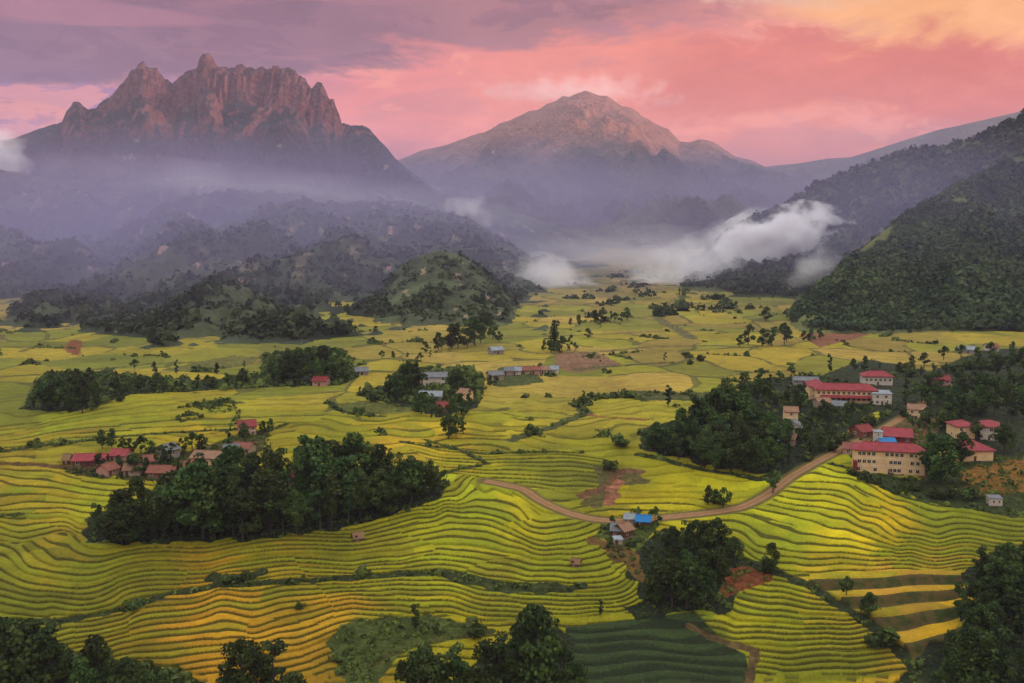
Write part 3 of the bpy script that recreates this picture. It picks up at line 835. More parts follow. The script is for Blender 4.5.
def scatter_ridge(R, u0, u1, y0, y1, n, seed, dens, tmax=1.15, zmin=3):
    rng = np.random.default_rng(seed)
    u = rng.uniform(u0, u1, n); y = rng.uniform(y0, y1, n) if False else 1 / rng.uniform(1 / y1, 1 / y0, n)
    x = u * y; z = R.height(x, y)
    D = np.interp(u, R.u, R.D)
    k = (z > zbase(x, np.clip(y, 150, 3900)) + zmin) & (y < D + 60) & (rng.uniform(size=n) < dens(x, y))
    return np.stack([x, y, z], 1)[k]


def build_forests():
    m1 = foliage_mat('hill_forest_leaves', (0.014, 0.024, 0.010), (0.062, 0.080, 0.028))
    rng = np.random.default_rng(5)

    def go(label, R, u0, u1, y0, y1, n, seed, dens, r0, r1, k):
        p = scatter_ridge(R, u0, u1, y0, y1, n, seed, dens)
        rad = rng.uniform(r0, r1, len(p)); hg = rad * rng.uniform(1.0, 1.7, len(p))
        forest('woodland', label, 'forest', p, rad, hg, k, m1, seed)

    go('dark broadleaf forest covering the steep hill behind the red roofed school', HILL_R, U(770), U(1150), 800, 1400, 30000, 1,
       lambda x, y: np.where(y < 1330, 0.92 - 0.85 * sstep(0.3, 0.55, fbm(x / 75, y / 95, 3, 43) + 0.2 * gnoise(x / 9, y / 9, 44)), 0.9), 2.0, 4.3, 13)
    go('hazy forest along the long right hand ridge above the white mist', RIDGE_R, U(645), U(1120), 1100, 2000, 22000, 2, lambda x, y: np.full(x.shape, 0.85), 3.0, 5.6, 9)
    go('patchy scrub forest over the foothills below the rocky peak', FOOT, U(-120), U(595), 620, 2600, 44000, 3,
       lambda x, y: sstep(0.55, -0.1, fbm(x / 170, y / 210, 3, 22)) * sstep(0.7, 0.5, fbm(x / 30, y / 90, 4, 23)) * 0.8 + 0.16, 1.8, 4.4, 8)
    go('scattered trees on the small olive green knoll', KNOLL, U(342), U(528), 930, 1200, 1600, 4, lambda x, y: 0.15 + 0.6 * (fbm(x / 40, y / 40, 3, 31) < -0.15), 2.2, 4.2, 10)
    # undergrowth in the rough ground and along ditches
    pts = []
    r2 = np.random.default_rng(9)
    for P, c in WILD_W[:19]:
        lo, hi = P.min(0), P.max(0)
        area = (hi - lo).prod(); n = int(min(1600, area / 3.6))
        x = r2.uniform(lo[0], hi[0], n); y = r2.uniform(lo[1], hi[1], n); k = inside(x, y, P)
        rust = c[0] > 0.12
        k &= r2.uniform(size=n) < (0.25 if rust else 0.62 if c[1] > 0.06 else 0.8)
        k &= line_dist(x, y, ROAD_W) > 5
        pts.append(np.stack([x[k], y[k]], 1))
    for P, hw, c in LINE_W:
        if c[0] > 0.085: continue
        Lg = np.hypot(*np.diff(P, axis=0).T)
        for i, l in enumerate(Lg):
            n = int(l / 1.3 * 0.8); t = r2.uniform(size=(n, 1))
            pts.append(P[i] + (P[i + 1] - P[i]) * t + r2.normal(0, hw * 0.45, (n, 2)))
    n = 90000; yy = 1 / r2.uniform(1 / 1500.0, 1 / 440.0, n); xx = r2.uniform(-0.56, 0.56, n) * yy
    wx = xx + 14 * gnoise(xx / 60, yy / 60, 71); wy = yy + 20 * gnoise(xx / 60, yy / 60, 72)
    d1, d2, _c = voronoi(wx / 46, wy / 74, 73)
    k = ((d2 - d1) < 0.07) & (fbm(xx / 60, yy / 60, 3, 111) > 0.34) & (r2.uniform(size=n) < 0.7)
    pts.append(np.stack([xx[k], yy[k]], 1))
    p = np.concatenate(pts); z = terrain(p[:, 0], p[:, 1])
    sc = np.clip(r2.lognormal(0, 0.45, len(p)), 0.4, 2.6)
    rad = 0.75 * sc * np.where(p[:, 1] > 500, 1.7, 1.0); hg = rad * 1.1
    forest('undergrowth', 'low green scrub and weeds in the rough ground and along the ditches', 'undergrowth', np.concatenate([p, z[:, None] - 0.1], 1), rad, hg, 14,
           foliage_mat('scrub_leaves', (0.022, 0.036, 0.010), (0.100, 0.130, 0.026)), 33, 0.36)
    # bushes and trees too far off to tell apart on the upper valley floor
    fx, fy = [], []
    r3 = np.random.default_rng(15)
    for _ in range(48):
        px = r3.uniform(430, 830); py = r3.uniform(272, 318)
        if px > 700 and py < 285: continue
        n = r3.integers(4, 15)
        gx, gy = ground_at(px + r3.normal(0, 7, n), py + r3.normal(0, 0.7, n)); fx.append(gx); fy.append(gy)
    x = np.concatenate(fx); y = np.concatenate(fy)
    rad = r3.uniform(1.5, 4.2, len(x)) ; hg = rad * r3.uniform(1.0, 1.9, len(x))
    forest('woodland', 'tiny hazy trees dotted over the misty upper valley fields', 'trees', np.stack([x, y, zbase(x, y)], 1), rad, hg, 16, m1, 44)


# ------------------------------------------------------------------ air: haze and mist
def volume_mat(name, color, density, noise=None, anis=0.0):
    m, nt, out = new_mat(name)
    v = nt.nodes.new('ShaderNodeVolumePrincipled'); v.inputs['Color'].default_value = (*color, 1); v.inputs['Anisotropy'].default_value = anis
    v.inputs['Density'].default_value = density
    if noise:
        tc = nt.nodes.new('ShaderNodeTexCoord')
        ln = nt.nodes.new('ShaderNodeVectorMath'); ln.operation = 'LENGTH'; link(nt, tc.outputs['Object'], ln.inputs[0])
        g = nt.nodes.new('ShaderNodeNewGeometry')
        mp = nt.nodes.new('ShaderNodeMapping'); link(nt, g.outputs['Position'], mp.inputs['Vector']); mp.inputs['Scale'].default_value = (1, 1, noise[3])
        nf = noise_node(nt, noise[0], 5, 0.6, mp.outputs['Vector'])
        edge = maprange(nt, ln.outputs['Value'], 0.15, 1.0, 1.0, 0.0)
        a = math_node(nt, 'ADD', math_node(nt, 'MULTIPLY', nf, noise[1]), edge)
        f = maprange(nt, a, noise[2], noise[2] + noise[4], 0.0, density)
        link(nt, f, v.inputs['Density'])
    link(nt, v.outputs['Volume'], out.inputs['Volume'])
    return m


def mist(label, px, py, D, wpx, hpx, depth, dens, nz, seed, rot=0.0, color=(0.985, 0.955, 0.965)):
    import bmesh
    x, y, z = at_depth(px, py, D)
    bm = bmesh.new(); bmesh.ops.create_icosphere(bm, subdivisions=4, radius=1.0)
    me = bpy.data.meshes.new('mist'); bm.to_mesh(me); bm.free()
    o = bpy.data.objects.new('mist', me); COL.objects.link(o)
    k = D / F_PIX
    o.location = (float(x), float(y), float(z)); o.scale = (wpx * k / 2, depth / 2, hpx * k / 2); o.rotation_euler = (0, rot, 0)
    me.materials.append(volume_mat('mist_air', color, dens, nz))
    o['kind'] = 'stuff'; o['label'] = label; o['category'] = 'mist'
    return o


HAZE_DENSITY = 4.6e-5


def build_air():
    x0, x1, y0, y1, z0, z1_ = -10000, 10000, -9000, 11000, -130, 1120
    V = [(x, y, z) for z in (z0, z1_) for y in (y0, y1) for x in (x0, x1)]
    F = [(0, 2, 3, 1), (4, 5, 7, 6), (0, 1, 5, 4), (2, 6, 7, 3), (0, 4, 6, 2), (1, 3, 7, 5)]
    m = volume_mat('valley_air', (0.64, 0.58, 0.86), HAZE_DENSITY)
    o = mesh_obj('haze', V, F, m, None, False); o['kind'] = 'stuff'
    blue = (0.42, 0.38, 0.64)
    #        px   py   D     w    h   depth dens  noise(scale, amp, start, zstretch, width)
    mist('thick white mist bank lying against the right hand ridge', 782, 242, 1560, 165, 80, 150, 0.14, (0.022, 3.0, 1.78, 1.2, 0.7), 1, rot=-0.20)
    mist('thin mist trailing from the white bank down onto the valley', 720, 270, 1560, 250, 90, 260, 0.020, (0.016, 2.9, 1.68, 1.3, 0.8), 2, rot=-0.15)
    mist('small pale mist wisp low on the dark hill edge', 812, 268, 1180, 74, 32, 70, 0.016, (0.025, 2.6, 1.5, 1.3, 0.8), 3, rot=-0.4)
    mist('thin mist streak climbing along the right ridge crest', 735, 224, 2150, 110, 26, 140, 0.012, (0.014, 2.4, 1.4, 1.3, 0.7), 3, rot=-0.45)
    mist('pale smoke like mist at the foot of the olive knoll', 556, 282, 1480, 120, 54, 150, 0.024, (0.014, 2.5, 1.45, 1.3, 0.7), 4, rot=0.35)
    mist('long thin mist band stretched across the left mountain', 285, 190, 2300, 560, 46, 700, 0.0008, (0.005, 2.9, 1.45, 1.8, 0.9), 5, rot=0.10)
    mist('white cloud puff drifting at the left edge of the mountain', 0, 154, 3100, 80, 56, 220, 0.014, (0.008, 2.5, 1.45, 1.4, 0.6), 7, rot=0.3)
    mist('small white mist puff rising beside the left foothill', 470, 211, 2250, 54, 40, 110, 0.020, (0.016, 2.6, 1.5, 1.3, 0.6), 8, rot=0.4)
    mist('broad pale mist filling the head of the valley', 640, 266, 2100, 360, 84, 1000, 0.0019, (0.004, 1.8, 0.95, 1.8, 1.0), 9)
    mist('cloud cap clinging to the summit of the round mountain', 578, 92, 6750, 240, 44, 500, 0.0022, (0.0075, 3.0, 1.75, 1.6, 0.7), 10)
    mist('blue grey haze pooled between the round mountain and the nearer hills', 560, 200, 4300, 760, 130, 1300, 0.0009, (0.003, 1.4, 0.65, 1.8, 1.0), 12, color=blue)
    mist('blue grey haze lying over the whole left mountainside', 160, 240, 1750, 1300, 240, 2100, 0.0015, (0.003, 0.8, 0.45, 1.8, 1.0), 6, color=blue)
    mist('faint haze in front of the long right ridge', 880, 215, 1300, 620, 220, 900, 0.0011, (0.004, 1.0, 0.55, 1.8, 1.0), 14, color=blue)


# ------------------------------------------------------------------ light and sky
SUN_EL, SUN_AZ = math.radians(4.4), math.radians(103)      # azimuth clockwise from the view direction: low, from the right and a little behind


def build_light():
    sd = Vector((math.sin(SUN_AZ) * math.cos(SUN_EL), math.cos(SUN_AZ) * math.cos(SUN_EL), math.sin(SUN_EL)))
    l = bpy.data.lights.new('sun', 'SUN'); l.energy = 5.0; l.angle = math.radians(0.6); l.color = (1.0, 0.44, 0.32)
    o = bpy.data.objects.new('sun', l); COL.objects.link(o); o.rotation_euler = sd.to_track_quat('Z', 'Y').to_euler()
    w = bpy.data.worlds.new('World'); SC.world = w; w.use_nodes = True
    nt = w.node_tree; nt.nodes.clear()
    out = nt.nodes.new('ShaderNodeOutputWorld'); bg = nt.nodes.new('ShaderNodeBackground')
    link(nt, bg.outputs[0], out.inputs['Surface'])
    tc = nt.nodes.new('ShaderNodeTexCoord'); vec = tc.outputs['Generated']
    sep = nt.nodes.new('ShaderNodeSeparateXYZ'); link(nt, vec, sep.inputs[0])
    X, Y, Z = sep.outputs

    def M(op, a, b=0.0): return math_node(nt, op, a, b)

    def S(v, a, b):
        n = nt.nodes.new('ShaderNodeMapRange'); n.interpolation_type = 'SMOOTHSTEP'; link(nt, v, n.inputs['Value'])
        lo, hi, t0, t1 = (a, b, 0.0, 1.0) if a < b else (b, a, 1.0, 0.0)
        for k, q in zip(('From Min', 'From Max', 'To Min', 'To Max'), (lo, hi, t0, t1)): n.inputs[k].default_value = q
        return n.outputs['Result']

    def NZ(scale, sx, sy, sz, det=6, rough=0.55, off=0.0):
        mp = nt.nodes.new('ShaderNodeMapping'); mp.inputs['Scale'].default_value = (sx, sy, sz); mp.inputs['Location'].default_value = (off, off * .7, off * .3)
        link(nt, vec, mp.inputs['Vector'])
        n = nt.nodes.new('ShaderNodeTexNoise'); n.inputs['Scale'].default_value = scale; n.inputs['Detail'].default_value = det; n.inputs['Roughness'].default_value = rough
        n.inputs['Distortion'].default_value = 0.5
        link(nt, mp.outputs['Vector'], n.inputs['Vector']); return M('MULTIPLY', M('SUBTRACT', n.outputs['Fac'], 0.5), 2.6)

    def MIX(fac, a, b):
        n = nt.nodes.new('ShaderNodeMix'); n.data_type = 'RGBA'
        link(nt, fac, n.inputs['Factor'])
        for k, v in (('A', a), ('B', b)):
            if isinstance(v, tuple): n.inputs[k].default_value = (*[float(q) for q in lin(*v)], 1)
            else: link(nt, v, n.inputs[k])
        return n.outputs['Result']

    def RAMP(v, stops):
        r = nt.nodes.new('ShaderNodeValToRGB'); link(nt, v, r.inputs[0]); cr = r.color_ramp; cr.interpolation = 'EASE'
        while len(cr.elements) < len(stops): cr.elements.new(0.5)
        for e, (p, c) in zip(cr.elements, stops): e.position = p; e.color = (*[float(q) for q in lin(*c)], 1)
        return r.outputs[0]

    big = NZ(2.6, 1.0, 1.0, 3.2, 5, 0.55, 3.1)
    mid = NZ(6.5, 1.0, 1.0, 2.6, 7, 0.6, 8.3)
    fine = NZ(17, 1.0, 1.0, 2.2, 6, 0.6, 1.7)
    xw = M('ADD', X, M('ADD', M('MULTIPLY', big, 0.16), M('MULTIPLY', mid, 0.05)))
    zw = M('ADD', Z, M('ADD', M('MULTIPLY', big, 0.045), M('ADD', M('MULTIPLY', mid, 0.035), M('MULTIPLY', fine, 0.012))))
    low = RAMP(M('ADD', M('MULTIPLY', xw, 1.0), 0.5), [(0.0, (136, 108, 148)), (0.12, (148, 110, 146)), (0.27, (192, 122, 138)), (0.38, (228, 132, 122)), (0.52, (232, 134, 114)), (0.72, (236, 136, 106)), (0.97, (212, 106, 74))])
    col = low
    # brighter pink breaks between the banks
    col = MIX(M('MULTIPLY', S(mid, 0.05, 0.5), 0.5), col, (246, 158, 140))
    puff = NZ(8.0, 1.0, 1.0, 2.4, 8, 0.62, 12.7)
    puff2 = NZ(4.2, 1.0, 1.0, 3.6, 8, 0.6, 21.1)
    col = MIX(M('MULTIPLY', S(puff2, -0.02, 0.16), 0.6), col, (206, 128, 122))
    col = MIX(M('MULTIPLY', S(puff, 0.10, 0.24), 0.5), col, (248, 156, 132))
    # coral bank on the right
    bank = M('MULTIPLY', S(xw, 0.05, 0.2), M('MULTIPLY', S(zw, 0.085, 0.10), S(zw, 0.176, 0.166)))
    col = MIX(M('MULTIPLY', bank, 0.75), col, (210, 106, 84))
    # grey violet deck over the upper left
    deckline = M('ADD', zw, M('MULTIPLY', X, -0.10))
    deck = M('MULTIPLY', S(deckline, 0.152, 0.170), S(xw, 0.34, 0.06))
    deckcol = RAMP(M('ADD', xw, 0.5), [(0.05, (112, 92, 112)), (0.3, (124, 94, 108)), (0.5, (154, 108, 112)), (0.75, (194, 122, 110))])
    col = MIX(M('MULTIPLY', deck, 0.92), col, deckcol)
    streak = NZ(5.0, 0.8, 0.8, 9.0, 5, 0.55, 5.5)
    col = MIX(M('MULTIPLY', M('MULTIPLY', deck, S(puff, 0.02, 0.16)), 0.35), col, (84, 66, 92))
    col = MIX(M('MULTIPLY', M('MULTIPLY', deck, S(streak, 0.05, 0.4)), 0.6), col, (166, 112, 126))
    # golden opening, upper right
    gold = M('MULTIPLY', S(xw, 0.16, 0.32), S(M('ADD', zw, M('MULTIPLY', fine, 0.02)), 0.155, 0.195))
    col = MIX(M('MULTIPLY', gold, 0.72), col, (246, 182, 104))
    beige = M('MULTIPLY', M('MULTIPLY', S(xw, 0.05, 0.16), S(xw, 0.42, 0.2)), S(zw, 0.198, 0.214))
    col = MIX(M('MULTIPLY', beige, 0.8), col, (206, 168, 146))
    shade = maprange(nt, M('ADD', M('MULTIPLY', mid, 0.7), M('MULTIPLY', fine, 0.5)), -0.8, 0.8, 0.86, 1.28)
    col = mul_col(nt, col, shade)
    # overhead, out of view: Nishita sky plus added brightness that lights the fields
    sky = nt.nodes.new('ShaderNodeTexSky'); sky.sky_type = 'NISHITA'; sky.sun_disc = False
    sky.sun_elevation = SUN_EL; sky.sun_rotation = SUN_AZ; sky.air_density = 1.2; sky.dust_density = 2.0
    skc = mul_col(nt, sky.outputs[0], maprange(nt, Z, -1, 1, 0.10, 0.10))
    overhead_fill = nt.nodes.new('ShaderNodeRGB'); overhead_fill.outputs[0].default_value = (1.52, 1.56, 1.50, 1)
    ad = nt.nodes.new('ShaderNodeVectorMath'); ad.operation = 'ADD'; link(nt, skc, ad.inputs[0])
    link(nt, mul_col(nt, overhead_fill.outputs[0], maprange(nt, big, -0.8, 0.8, 0.8, 1.2)), ad.inputs[1])
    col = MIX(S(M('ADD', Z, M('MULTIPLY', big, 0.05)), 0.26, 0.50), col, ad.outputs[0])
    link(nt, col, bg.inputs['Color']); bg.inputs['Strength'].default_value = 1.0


def build_camera():
    c = bpy.data.cameras.new('camera'); c.lens = 35.0; c.sensor_width = 36.0; c.clip_start = 1.0; c.clip_end = 60000.0
    o = bpy.data.objects.new('camera', c); COL.objects.link(o); o.location = (0, 0, CAM_Z); o.rotation_euler = (math.pi / 2 - PITCH, 0, 0)
    SC.camera = o
    v = SC.view_settings; v.view_transform = 'Standard'; v.look = 'None'; v.gamma = 1.0; v.exposure = 0.16; v.use_curve_mapping = False
    cy = SC.cycles; cy.use_denoising = True; cy.max_bounces = 6; cy.diffuse_bounces = 3; cy.glossy_bounces = 2; cy.transmission_bounces = 3; cy.volume_bounces = 4
    cy.transparent_max_bounces = 8; cy.volume_step_rate = 1.0; cy.volume_max_steps = 256
    SC.render.film_transparent = False
# ------------------------------------------------------------------ trees
def unit(v): return v / (np.linalg.norm(v, axis=-1, keepdims=True) + 1e-9)


def tube_mesh(paths, sides=6):
    """tapered tubes; paths: list of (points (n,3), radii (n,))"""
    V, F, o = [], [], 0
    for P, R in paths:
        P = np.array(P, float); n = len(P); T = unit(np.gradient(P, axis=0))
        ref = np.array([0.31, 0.95, 0.05]); a = unit(np.cross(T, ref)); b = np.cross(T, a)
        th = np.linspace(0, 2 * math.pi, sides, endpoint=False)
        ring = P[:, None] + np.asarray(R)[:, None, None] * (np.cos(th)[None, :, None] * a[:, None] + np.sin(th)[None, :, None] * b[:, None])
        V.append(ring.reshape(-1, 3))
        for i in range(n - 1):
            for j in range(sides):
                k = (j + 1) % sides
                F.append((o + i * sides + j, o + i * sides + k, o + (i + 1) * sides + k, o + (i + 1) * sides + j))
        o += n * sides
    return np.concatenate(V), np.array(F)


def clumps_to_leaves(C, R, per, size, rng, up=0.35, droop=0.0):
    V, F, T, o = [], [], [], 0
    for c, r in zip(C, R):
        n = max(4, int(per * rng.uniform(0.8, 1.2)))
        d = rng.normal(size=(n, 3)); d[:, 2] += up; d = unit(d)
        p = c + d * (r * np.array([1.0, 1.0, 0.78])) * rng.uniform(0.45, 1.05, (n, 1)) ** 0.6
        p[:, 2] -= droop * r * np.abs(d[:, 0] + d[:, 1])
        nr = unit(d + 0.75 * rng.normal(size=(n, 3)))
        v, f = leaf_quads(p, nr, size * rng.uniform(0.65, 1.35, n), rng)
        V.append(v); F.append(f + o); o += len(v)
        T.append(np.repeat(np.clip(rng.normal(0.36, 0.16) + rng.normal(0, 0.13, n), 0, 1), 4))
    return np.concatenate(V), np.concatenate(F), np.concatenate(T)


def shape_broadleaf(seed, fine):
    rng = np.random.default_rng(seed)
    n = 26 if fine else 13
    C, R, paths = [], [], []
    lean = rng.normal(0, 0.03, 2)
    top = np.array([lean[0], lean[1], 0.8])
    tp = [np.array([0, 0, -0.03]), np.array([lean[0] * .2, lean[1] * .2, 0.2]), np.array([lean[0] * .6, lean[1] * .6, 0.5]), top]
    paths.append((tp, [0.026, 0.021, 0.014, 0.006]))
    wide = rng.uniform(0.25, 0.36)
    for i in range(n):
        a = i * 2.4 + rng.uniform(-0.5, 0.5); h = rng.uniform(0.17, 0.90)
        prof = math.sin(math.pi * min(1, max(0.08, (h - 0.06) / 0.90)) ** 0.85)
        r = wide * prof * rng.uniform(0.45, 1.05)
        c = np.array([math.cos(a) * r + lean[0] * h, math.sin(a) * r + lean[1] * h, h])
        C.append(c); R.append(rng.uniform(0.09, 0.155))
        if i % 3 == 0:
            s = np.array([lean[0] * .5, lean[1] * .5, max(0.18, h - 0.25)])
            paths.append(([s, s * .45 + c * .55 + np.array([0, 0, -.02]), c], [0.012, 0.008, 0.003]))
    C.append(np.array([lean[0], lean[1], 0.91])); R.append(0.10)
    V, F, T = clumps_to_leaves(C, R, 92 if fine else 40, 0.021 if fine else 0.036, rng)
    return paths, V, F, T


def shape_slender(seed, fine):
    rng = np.random.default_rng(seed)
    C, R = [], []
    n = 18 if fine else 10
    paths = [([(0, 0, -0.03), (0.01, 0.0, 0.35), (0.0, 0.015, 0.7), (0, 0, 0.97)], [0.018, 0.014, 0.008, 0.003])]
    for i in range(n):
        h = 0.2 + 0.76 * i / (n - 1) + rng.uniform(-.02, .02)
        w = 0.16 * (1 - 0.55 * abs(h - 0.55) / 0.45) * rng.uniform(0.4, 1.2); a = rng.uniform(0, 6.28)
        c = np.array([math.cos(a) * w, math.sin(a) * w, h]); C.append(c); R.append(rng.uniform(0.055, 0.10))
        paths.append(([(0, 0, h - 0.08), c], [0.006, 0.002]))
    V, F, T = clumps_to_leaves(C, R, 80 if fine else 36, 0.018 if fine else 0.032, rng)
    return paths, V, F, T


def shape_bamboo(seed, fine):
    rng = np.random.default_rng(seed)
    C, R, paths = [], [], []
    n = 13 if fine else 8
    for i in range(n):
        a = rng.uniform(0, 6.28); reach = rng.uniform(0.03, 0.30); H = rng.uniform(0.72, 1.0) - reach * 0.35
        d = np.array([math.cos(a), math.sin(a), 0])
        b0 = d * rng.uniform(0.0, 0.05)
        pts = [b0 + d * reach * t ** 2.2 + np.array([0, 0, H * (t - 0.16 * t ** 4 * (reach / 0.2))]) for t in np.linspace(-0.02, 1, 7) * 1.0 if True] if False else \
              [b0 + d * reach * max(t, 0) ** 2.2 + np.array([0, 0, H * (t - 0.16 * max(t, 0) ** 4 * (reach / 0.2))]) for t in (-0.03, 0.2, 0.4, 0.6, 0.8, 0.92, 1.0)]
        paths.append((pts, [0.006, 0.006, 0.005, 0.004, 0.003, 0.002, 0.001]))
        for k in (2, 3, 4, 5, 6):
            for _ in range(2 if fine else 1):
                C.append(pts[k] + rng.normal(0, 0.02, 3)); R.append(rng.uniform(0.045, 0.085) * (1.15 if k in (3, 4) else 0.95))
    V, F, T = clumps_to_leaves(C, R, 19 if fine else 14, 0.017 if fine else 0.03, rng, up=0.1, droop=0.5)
    return paths, V, F, T + 0.08


def shape_conifer(seed, fine):
    rng = np.random.default_rng(seed)
    C, R = [], []
    paths = [([(0, 0, -0.03), (0, 0, 0.5), (0, 0, 0.98)], [0.018, 0.011, 0.002])]
    n = 12 if fine else 8
    for i in range(n):
        h = 0.14 + 0.84 * i / n; w = 0.17 * (1 - h) ** 0.8 + 0.012
        m = 5 if h < 0.7 else 3
        for j in range(m):
            a = j * 6.28 / m + i * 0.9 + rng.uniform(-.3, .3); ww = w * rng.uniform(0.6, 1.15)
            C.append(np.array([math.cos(a) * ww * .7, math.sin(a) * ww * .7, h - ww * .25])); R.append(0.03 + ww * 0.42)
    V, F, T = clumps_to_leaves(C, R, 26 if fine else 12, 0.016 if fine else 0.028, rng, up=0.1, droop=0.3)
    return paths, V, F, T - 0.08


def shape_bush(seed, fine):
    rng = np.random.default_rng(seed)
    C, R, paths = [], [], []
    for i in range(12):
        a = rng.uniform(0, 6.28); r = rng.uniform(0, 0.55); h = rng.uniform(0.2, 0.75) * (1 - 0.5 * r)
        c = np.array([math.cos(a) * r, math.sin(a) * r, h]); C.append(c); R.append(rng.uniform(0.2, 0.34))
        if i % 2 == 0: paths.append(([(0, 0, -0.08), c], [0.02, 0.006]))
    V, F, T = clumps_to_leaves(C, R, 60 if fine else 26, 0.055 if fine else 0.09, rng)
    return paths, V, F, T + 0.06


LEAF, BARK, PROTO = {}, None, {}
SHAPES = {'broadleaf': (shape_broadleaf, 6, (0.012, 0.026, 0.007), (0.082, 0.125, 0.024)), 'slender': (shape_slender, 3, (0.012, 0.026, 0.009), (0.072, 0.110, 0.028)),
          'bamboo': (shape_bamboo, 4, (0.018, 0.036, 0.010), (0.098, 0.142, 0.032)), 'conifer': (shape_conifer, 3, (0.009, 0.021, 0.010), (0.042, 0.066, 0.024)),
          'bush': (shape_bush, 3, (0.018, 0.034, 0.010), (0.090, 0.125, 0.028))}
KIND_NAME = {'broadleaf': 'broadleaf_tree', 'slender': 'slender_tree', 'bamboo': 'bamboo_clump', 'conifer': 'conifer_tree', 'bush': 'bush'}
KIND_TEXT = {'broadleaf': 'broadleaf tree', 'slender': 'slender tree', 'bamboo': 'bamboo clump', 'conifer': 'conifer', 'bush': 'bush'}
N_TREES = [0]


def proto(kind, fine, k):
    key = (kind, fine, k)
    if key not in PROTO:
        fn, n, lo, hi = SHAPES[kind]
        if kind not in LEAF: LEAF[kind] = foliage_mat(kind + '_leaves', lo, hi)
        paths, V, F, T = fn(hash_seed(kind) + k, fine)
        tv, tf = tube_mesh(paths, 7 if fine else 5)
        t = mesh_obj('trunk', tv, tf, BARK); c = mesh_obj('crown', V, F, LEAF[kind], np.clip(T, 0, 1)[:, None] * np.ones(3), smooth=False)
        PROTO[key] = [t.data, c.data]
        bpy.data.objects.remove(t); bpy.data.objects.remove(c)
    return PROTO[key]


def hash_seed(s): return sum(ord(ch) * (i + 3) for i, ch in enumerate(s)) * 10


def place_tree(px, py, hpx, kind, label, group, rng):
    x, y = ground_at(px, py); x, y = float(x[0]), float(y[0])
    z = float(terrain(np.array([x]), np.array([y]))[0])
    H = hpx * math.hypot(y, CAM_Z - z) / F_PIX
    fine = hpx > 24
    trunk, crown = proto(kind, fine, int(rng.integers(SHAPES[kind][1])))
    r = bpy.data.objects.new(KIND_NAME[kind], None); COL.objects.link(r)
    r.location = (x, y, z - 0.1); r.rotation_euler = (0, 0, float(rng.uniform(0, 6.28)))
    w = float(rng.uniform(0.9, 1.2)); r.scale = (H * w, H * w * float(rng.uniform(0.9, 1.1)), H)
    r.empty_display_size = 0.1
    for nm, d in (('trunk', trunk), ('crown', crown)):
        o = bpy.data.objects.new(nm, d); COL.objects.link(o); o.parent = r
    r['label'] = label; r['category'] = 'bush' if kind == 'bush' else ('bamboo' if kind == 'bamboo' else 'tree')
    if group: r['group'] = group
    N_TREES[0] += 1
    return r


ORD = ['first', 'second', 'third', 'fourth', 'fifth', 'sixth', 'seventh', 'eighth', 'ninth', 'tenth', 'eleventh', 'twelfth', 'thirteenth', 'fourteenth', 'fifteenth', 'sixteenth', 'seventeenth', 'eighteenth', 'nineteenth', 'twentieth', 'twenty-first', 'twenty-second']


def tree_row(where, group, pts, n, mix, seed, jx=0.42, jh=0.26, jy=3.0):
    """a row of trees along traced foot points (px, py, height); labels count from the left"""
    rng = np.random.default_rng(seed); p = np.array(pts, float)
    s = np.concatenate([[0], np.cumsum(np.hypot(np.diff(p[:, 0]), np.diff(p[:, 1])))])
    t = (np.arange(n) + 0.5 + rng.uniform(-jx, jx, n)) / n * s[-1]
    X = np.interp(t, s, p[:, 0]); Yp = np.interp(t, s, p[:, 1]) + rng.normal(0, 1, n) * jy * 0.5; Hh = np.interp(t, s, p[:, 2]) * rng.uniform(1 - jh, 1 + jh, n)
    o = np.argsort(X); kinds = rng.choice(list(mix), n, p=np.array(list(mix.values())) / sum(mix.values()))
    for i, j in enumerate(o):
        place_tree(X[j], Yp[j], Hh[j], kinds[j], f"{KIND_TEXT[kinds[j]]}, {ORD[i]} from the left {where}", group, rng)


